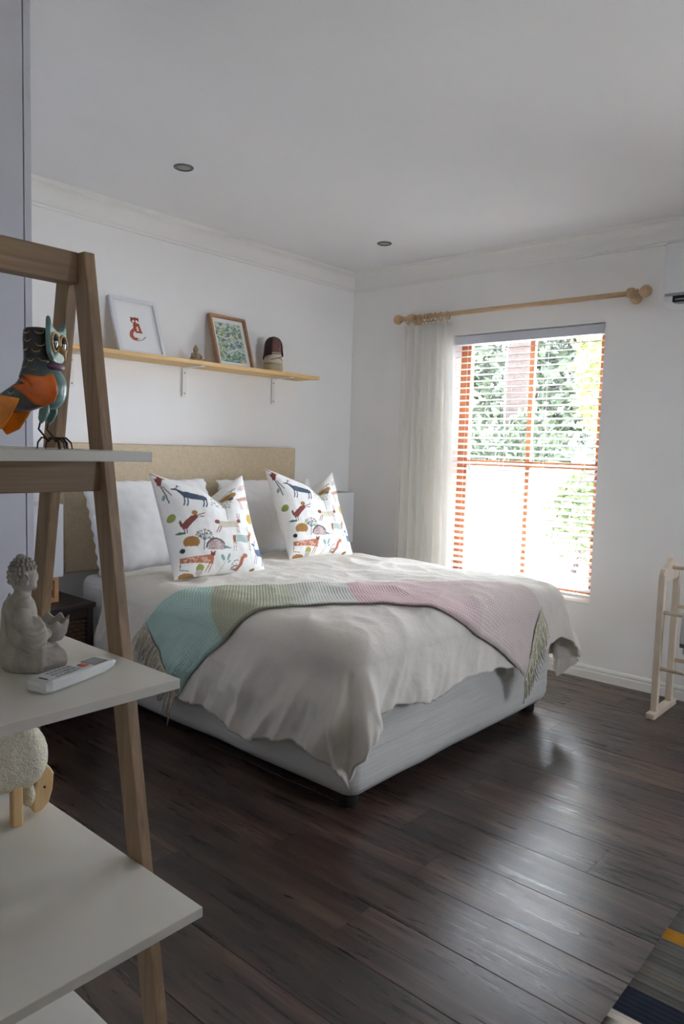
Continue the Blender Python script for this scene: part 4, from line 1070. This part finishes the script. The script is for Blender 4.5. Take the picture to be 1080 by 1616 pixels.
for s in (-1, 1):
    ws_ = 0.006 if s < 0 else -0.016
    wing = [(x+ws_, z) for x, z in wing0]
    g = G(); n_ = len(wing); c0 = (-0.006+ws_, 0.099)
    def wy_(x, z, o_): return s*(0.034+o_+0.010*max(0, 1-((x-0.002)/0.04)**2-((z-0.103)/0.035)**2))
    R0 = [(c0[0]+(x-c0[0])*k, c0[1]+(z-c0[1])*k) for k in (0.02, 0.35, 0.7, 1.0) for x, z in wing]
    vs = [(x, wy_(x, z, 0.004), z) for x, z in R0]+[(x, wy_(x, z, 0.0), z) for x, z in R0]
    fs = []
    for k in range(3):
        for i in range(n_):
            j = (i+1) % n_
            fs.append((k*n_+i, k*n_+j, (k+1)*n_+j, (k+1)*n_+i)); fs.append((4*n_+k*n_+i, 4*n_+(k+1)*n_+i, 4*n_+(k+1)*n_+j, 4*n_+k*n_+j))
    for i in range(n_):
        j = (i+1) % n_; fs.append((3*n_+i, 3*n_+j, 7*n_+j, 7*n_+i))
    fs.append(tuple(range(n_))); fs.append(tuple(range(5*n_-1, 4*n_-1, -1)))
    g.add(vs, fs); build(g, 'wing', 'owl_orange', ow, smooth=True)
    # hanging side panel of the tail
    tp = [(-0.030,0.084),(-0.072,0.090),(-0.104,0.078),(-0.098,0.044),(-0.082,0.022),(-0.058,0.034),(-0.044,0.056)]
    build(G().prism(tp, 'y', s*0.030, s*0.036), 'tail_panel', 'owl_tail', ow, bevel=0.003)
    lp = [(0.012,0.076),(-0.004,0.068),(-0.006,0.052),(-0.002,0.042),(0.006,0.050),(0.012,0.062)]
    build(G().prism(lp, 'y', s*0.018-0.004, s*0.018+0.004), 'thigh', 'owl_teal', ow, bevel=0.002)
    g = G(); fx_ = 0.010
    g.tube([(-0.003, s*0.018, 0.046), (-0.006, s*0.018, 0.034), (0.004, s*0.018, 0.022), (fx_, s*0.018, 0.014)], 0.0017, 7)
    for dx, dy in ((0.026, 0.006), (0.024, -0.010), (-0.020, 0.004), (-0.014, -0.012), (0.012, 0.016)):
        g.tube([(fx_, s*0.018, 0.013), (fx_+dx*0.25, s*0.018+dy*0.25, 0.0195), (fx_+dx*0.6, s*0.018+dy*0.6, 0.020), (fx_+dx*0.92, s*0.018+dy*0.92, 0.012), (fx_+dx, s*0.018+dy, 0.0008)], [0.0018,0.0018,0.0017,0.0015,0.0010], 7)
    build(g, 'foot', 'bronze_wire', ow, smooth=True)
tb = [(-0.070,0.062),(-0.104,0.078),(-0.128,0.052),(-0.118,0.018),(-0.096,0.010)]
build(G().prism(tb, 'y', -0.012, 0.012), 'tail', 'owl_tail', ow, bevel=0.004)

# ------------------------------------------------------------------ stone seated Buddha with a bowl
SX, SYY, SZZ = -3.648, -2.405, ZS[1]
st = thing('stone_statue', 'grey stone statue of a seated Buddha holding a lotus bowl', 'statue', (SX, SYY, SZZ), math.radians(-16)); st.scale = (0.86, 0.95, 1.0)
g = G()
g.loft([[(cx_+a*math.cos(t), b_*math.sin(t), z) for t in [k*2*PI/28 for k in range(28)]] for cx_, a, b_, z in ((0.004,0.048,0.060,0.0),(0.006,0.054,0.066,0.008),(0.006,0.055,0.066,0.022),(0.000,0.048,0.056,0.036),(-0.008,0.038,0.044,0.056),(-0.010,0.034,0.041,0.080),(-0.010,0.033,0.043,0.098),(-0.010,0.029,0.040,0.112),(-0.008,0.021,0.030,0.121),(-0.006,0.015,0.016,0.127),(-0.004,0.0135,0.014,0.140))])
for s in (-1, 1):
    g.tube([(-0.012, s*0.040, 0.108), (-0.012, s*0.050, 0.085), (0.004, s*0.050, 0.064), (0.030, s*0.036, 0.060), (0.048, s*0.016, 0.062)], [0.016,0.017,0.016,0.012,0.009], 12)   # arms
    g.tube([(-0.020, s*0.036, 0.020), (0.020, s*0.062, 0.020), (0.052, s*0.050, 0.018), (0.058, s*0.010, 0.016)], [0.022,0.024,0.021,0.015], 12)     # folded legs
g.ball((-0.002, 0, 0.158), 0.0265, 0.0245, 0.031, 22)
for s in (-1, 1): g.ball((0.006, s*0.047, 0.060), 0.028, 0.019, 0.036, 18)
g.ball((0.022, 0, 0.154), 0.006, 0.004, 0.009, 10)         # nose
g.ball((0.016, 0, 0.139), 0.009, 0.010, 0.008, 10)         # chin
for s in (-1, 1):
    g.tube([(-0.002, s*0.0245, 0.166), (-0.005, s*0.0265, 0.156), (-0.001, s*0.0255, 0.143)], [0.004,0.0055,0.004], 8)
o = build(g, 'body', 'stone', st, smooth=True)
md = o.modifiers.new('rm', 'REMESH'); md.mode = 'VOXEL'; md.voxel_size = 0.0022; md.use_smooth_shade = True
sm_ = o.modifiers.new('sm', 'SMOOTH'); sm_.iterations = 6; sm_.factor = 0.5
# robe folds over sleeve and back
g = G()
for s in (-1, 1):
    for k in range(6):
        pts = []
        for q in range(9):
            f = q/8; xx = -0.016+0.044*f; zz = 0.092-0.0105*k-0.012*math.sin(PI*f)-0.010*f
            yy_ = 0.047+0.0185*math.sqrt(max(0.05, 1-((xx-0.006)/0.029)**2-0.5*((zz-0.062)/0.045)**2))
            pts.append((xx, s*yy_, zz))
        g.tube(pts, [0.0006,0.0013,0.0017,0.0019,0.0019,0.0018,0.0016,0.0012,0.0006], 6)
g.tube([(-0.024, 0.020, 0.124), (-0.036, 0.0, 0.112), (-0.042, -0.026, 0.086), (-0.038, -0.044, 0.056), (-0.012, -0.064, 0.034), (0.030, -0.078, 0.028)], 0.0022, 6)
build(g, 'robe_folds', 'stone', st, smooth=True)
# hair: rows of little curls
g = G(); rows = 8
for j in range(rows):
    el = math.radians(88-j*15.5)
    n_ = max(1, int(22*math.cos(el)))
    for k in range(n_):
        az = 2*PI*(k+0.5*(j % 2))/n_
        c_ = Vector((-0.003+0.0265*math.cos(el)*math.cos(az), 0.0245*math.cos(el)*math.sin(az), 0.159+0.031*math.sin(el)))
        front = math.cos(az)
        if el < math.radians(22) and front > 0.15: continue
        if el < math.radians(-8) and front > -0.35: continue
        if el < math.radians(-25): continue
        g.ball(c_, 0.0040, 0.0040, 0.0040, 8)
g.ball((-0.006, 0, 0.190), 0.010, 0.010, 0.006, 12)
build(g, 'hair_curls', 'stone', st, smooth=True)
g = G()
for s in (-1, 1):
    g.tube([(-0.003+0.0055*(1-k/20)*math.cos(k*0.75), s*0.0300, 0.156+0.0085*(1-k/20)*math.sin(k*0.75)) for k in range(18)], 0.0013, 6)
build(g, 'ear_spirals', 'stone', st, smooth=True)
# lotus bowl with a scalloped petal rim
g = G(); rings = []
for rr, z, sc_ in ((0.010,0.038,0),(0.024,0.042,0),(0.034,0.055,0.05),(0.038,0.070,0.10),(0.039,0.078,0.14),(0.034,0.076,0.12),(0.027,0.060,0),(0.006,0.052,0)):
    rings.append([(0.052+rr*0.85*math.cos(t)*(1+0.3*sc_*math.cos(8*t)), rr*math.sin(t)*(1+0.3*sc_*math.cos(8*t)), z+sc_*0.028*math.cos(8*t)) for t in [k*2*PI/64 for k in range(64)]])
g.loft(rings); build(g, 'lotus_bowl', 'stone', st, smooth=True)

# ------------------------------------------------------------------ remote control
a = Vector((-3.708, -2.560)); b_ = Vector((-3.556, -2.516)); dv = b_-a
rm = thing('remote_control', 'white air conditioner remote control lying in front of the statue', 'remote control', ((a.x+b_.x)/2, (a.y+b_.y)/2, ZS[1]), math.atan2(dv.y, dv.x))
Lr = dv.length/2; wd_ = 0.024
rings = []
for x, w_, z0, z1 in ((-Lr,0.55,0.006,0.014),(-Lr+0.004,0.85,0.002,0.018),(-Lr+0.015,1.0,0.0005,0.021),(0,1.0,0.0005,0.020),(Lr-0.03,1.0,0.002,0.020),(Lr-0.008,0.96,0.007,0.020),(Lr,0.85,0.012,0.018)):
    w = wd_*w_; rings.append([(x,-w*0.8,z0),(x,w*0.8,z0),(x,w,z0+0.004),(x,w,z1-0.003),(x,w*0.88,z1),(x,-w*0.88,z1),(x,-w,z1-0.003),(x,-w,z0+0.004)])
build(G().loft(rings), 'body', 'remote_white', rm, smooth=False, bevel=0.0015)
build(G().box(Lr-0.046, Lr-0.014, -0.016, 0.016, 0.0196, 0.0206), 'screen', 'remote_screen', rm)
build(G().box(Lr-0.064, Lr-0.052, -0.010, 0.006, 0.0196, 0.0218), 'power_button', 'button_orange', rm, bevel=0.001)
for i in range(6):
    for j in range(3):
        x = Lr-0.076-i*0.009
        build(G().box(x-0.0028, x+0.0028, -0.0145+j*0.0115, -0.0085+j*0.0115, 0.0196, 0.0214), 'button', 'button_grey', rm)
build(G().box(-Lr+0.014, -Lr+0.017, -0.012, 0.006, 0.0206, 0.0214), 'logo_bar', 'remote_screen', rm)

# ------------------------------------------------------------------ wooden toy sheep
sh = thing('toy_sheep', 'fleece covered wooden toy sheep on the third ladder board', 'toy', (-3.634, -2.205, ZS[2]), math.radians(-8))
g = G(); rings = []
Lb, rb = 0.235, 0.066
for i in range(33):
    t = i/32; x = -Lb/2+Lb*t
    e = min(t, 1-t)*Lb; rr = rb*math.sqrt(max(0.02, 1-max(0, 1-e/0.055)**2.2))
    rings.append([(x+0.002*fnoise(x*90, k, 1), rr*0.92*math.cos(a_)*(1+0.05*fnoise(x*60, math.cos(a_)*6, math.sin(a_)*6)), 0.128+rr*math.sin(a_)*(1+0.05*fnoise(x*60, math.cos(a_)*6+9, math.sin(a_)*6))) for k, a_ in enumerate([q*2*PI/48 for q in range(48)])])
build(G().loft(rings), 'fleece', 'fleece', sh, smooth=True)
for x in (-0.085, -0.050, 0.048, 0.018):
    s = -1 if x in (-0.085, 0.048) else 1
    build(G().box(x-0.010, x+0.010, s*0.030-0.012, s*0.030+0.012, 0, 0.090), 'leg', 'pine_z', sh, bevel=0.003)
hp = [(0.094,0.090),(0.120,0.096),(0.128,0.080),(0.125,0.046),(0.117,0.020),(0.105,0.007),(0.091,0.003),(0.084,0.010),(0.086,0.044)]
hd = build(G().prism(hp, 'y', -0.017, 0.017), 'head', 'pine_z', sh, bevel=0.005, seg=3)
for s in (-1, 1): build(G().ball((0.108, s*0.0172, 0.056), 0.0028, 0.0012, 0.0028, 8), 'eye', 'cable_black', hd, smooth=True)
build(G().ball((0.078, 0, 0.047), 0.014, 0.030, 0.028, 16), 'beard', 'fleece', sh, smooth=True)

# ------------------------------------------------------------------ towel rack
tr_ = thing('towel_rack', 'cream painted wooden towel rack standing at the right wall', 'rack', (-0.27, -2.72, 0))
for ye in (-2.445, -3.00):
    y0, y1 = ye-0.016, ye+0.016
    for xx in (-0.385, -0.155):
        build(G().box(xx-0.017, xx+0.017, y0, y1, 0.03, 0.735), 'post', 'rack_paint', tr_, bevel=0.003)
    ap = [(-0.405,0.725),(-0.405,0.745),(-0.392,0.765),(-0.360,0.768),(-0.300,0.800),(-0.285,0.815),(-0.270,0.820),(-0.255,0.815),(-0.240,0.800),(-0.180,0.768),(-0.148,0.765),(-0.135,0.745),(-0.135,0.725),(-0.19,0.700),(-0.35,0.700)]
    build(G().prism(ap, 'y', y0+0.004, y1-0.004), 'top_bracket', 'rack_paint', tr_, bevel=0.003)
    build(G().box(-0.445, -0.095, y0-0.006, y1+0.006, 0, 0.030), 'foot', 'rack_paint', tr_, bevel=0.004)
for x, z in ((-0.270, 0.765), (-0.385, 0.545), (-0.155, 0.545), (-0.385, 0.255), (-0.155, 0.255)):
    build(G().tube([(x, -2.43, z), (x, -3.015, z)], 0.0105, 12), 'rail', 'rack_paint', tr_, smooth=True)
# folded towel over the front rail
def tw(u_, v_):
    y = -2.555-0.36*u_; s = v_*2-1; R0 = 0.0135
    if abs(s) < 0.08: a_ = s/0.08*PI/2; x = -0.385+R0*math.sin(a_); z = 0.545+R0*math.cos(a_)
    else:
        k = (abs(s)-0.08)/0.92; x = -0.385+math.copysign(R0+0.012*k, s)+0.006*fnoise(y*12, k*2, s); z = 0.545-k*(0.155 if s < 0 else 0.20)
    return (x, y, z)
t = thing('hand_towel', 'light grey towel with dark hem folded over the rack rail', 'towel', (-0.385, -2.74, 0.36))
o = build(G().grid(tw, 40, 60), 'cloth', 'towel_grey', t, smooth=True, fix=False); sf = o.modifiers.new('s', 'SOLIDIFY'); sf.thickness = 0.006; sf.offset = 1
def tw2(u_, v_):
    p = tw(u_, 0.0+v_*0.06); return (p[0]-0.0075, p[1], p[2])
o = build(G().grid(tw2, 40, 6), 'hem', 'towel_dark', t, smooth=True, fix=False); sf = o.modifiers.new('s', 'SOLIDIFY'); sf.thickness = 0.002

# ------------------------------------------------------------------ rug
rx0, rx1, ry0, ry1 = -2.74, -1.0, -4.55, -3.063
nx, ny = 348, 40
cols = []
rg = np.random.RandomState(4); stripe = rg.rand(400)
def rugc(x, y):
    if x < -2.538:
        k = -2.538-x; w = (y-ry1)/-0.055
        if k < 0.012: return (206,196,182)
        ph = abs((w % 1)-0.5)*2
        return (30,28,30) if (0.03 < k < 0.12 and ph > abs((k-0.075)/0.045)) else (206,196,182)
    if x < -2.430: return (38,42,52)
    if -2.180 < x < -2.128: return (160,112,28)
    if -2.36 < x < -2.34 or -1.86 < x < -1.84: return (104,95,82)
    s = stripe[int((x-rx0)/0.018) % 400]
    if -1.95 < x < -1.93: return (120,84,84)
    b_ = 92+22*(s-0.5); return (b_, b_*0.97, b_*0.90)
g = G(); vs = []
for j in range(ny):
    for i in range(nx):
        x = rx0+(rx1-rx0)*i/(nx-1); y = ry1+(ry0-ry1)*(j/(ny-1)); 
        vs.append((x, y+0.004*fnoise(x*3, y, 2), 0.008+0.0008*math.sin(x*900)))
        c = lin(rugc(x, y)); k = 1+0.16*(rg.rand()-0.5); cols.append((c[0]*k, c[1]*k, c[2]*k, 1))
fs = [(j*nx+i, (j+1)*nx+i, (j+1)*nx+i+1, j*nx+i+1) for j in range(ny-1) for i in range(nx-1)]
g.add(vs, fs)
rug = thing('rug', 'flat woven striped rug with ochre and navy bands at lower right', 'rug', ((rx0+rx1)/2, (ry0+ry1)/2, 0))
o = build(g, 'pile', 'rug_weave', rug, smooth=True, fix=False); paint(o.data, cols)
sf = o.modifiers.new('s', 'SOLIDIFY'); sf.thickness = 0.007; sf.offset = -1
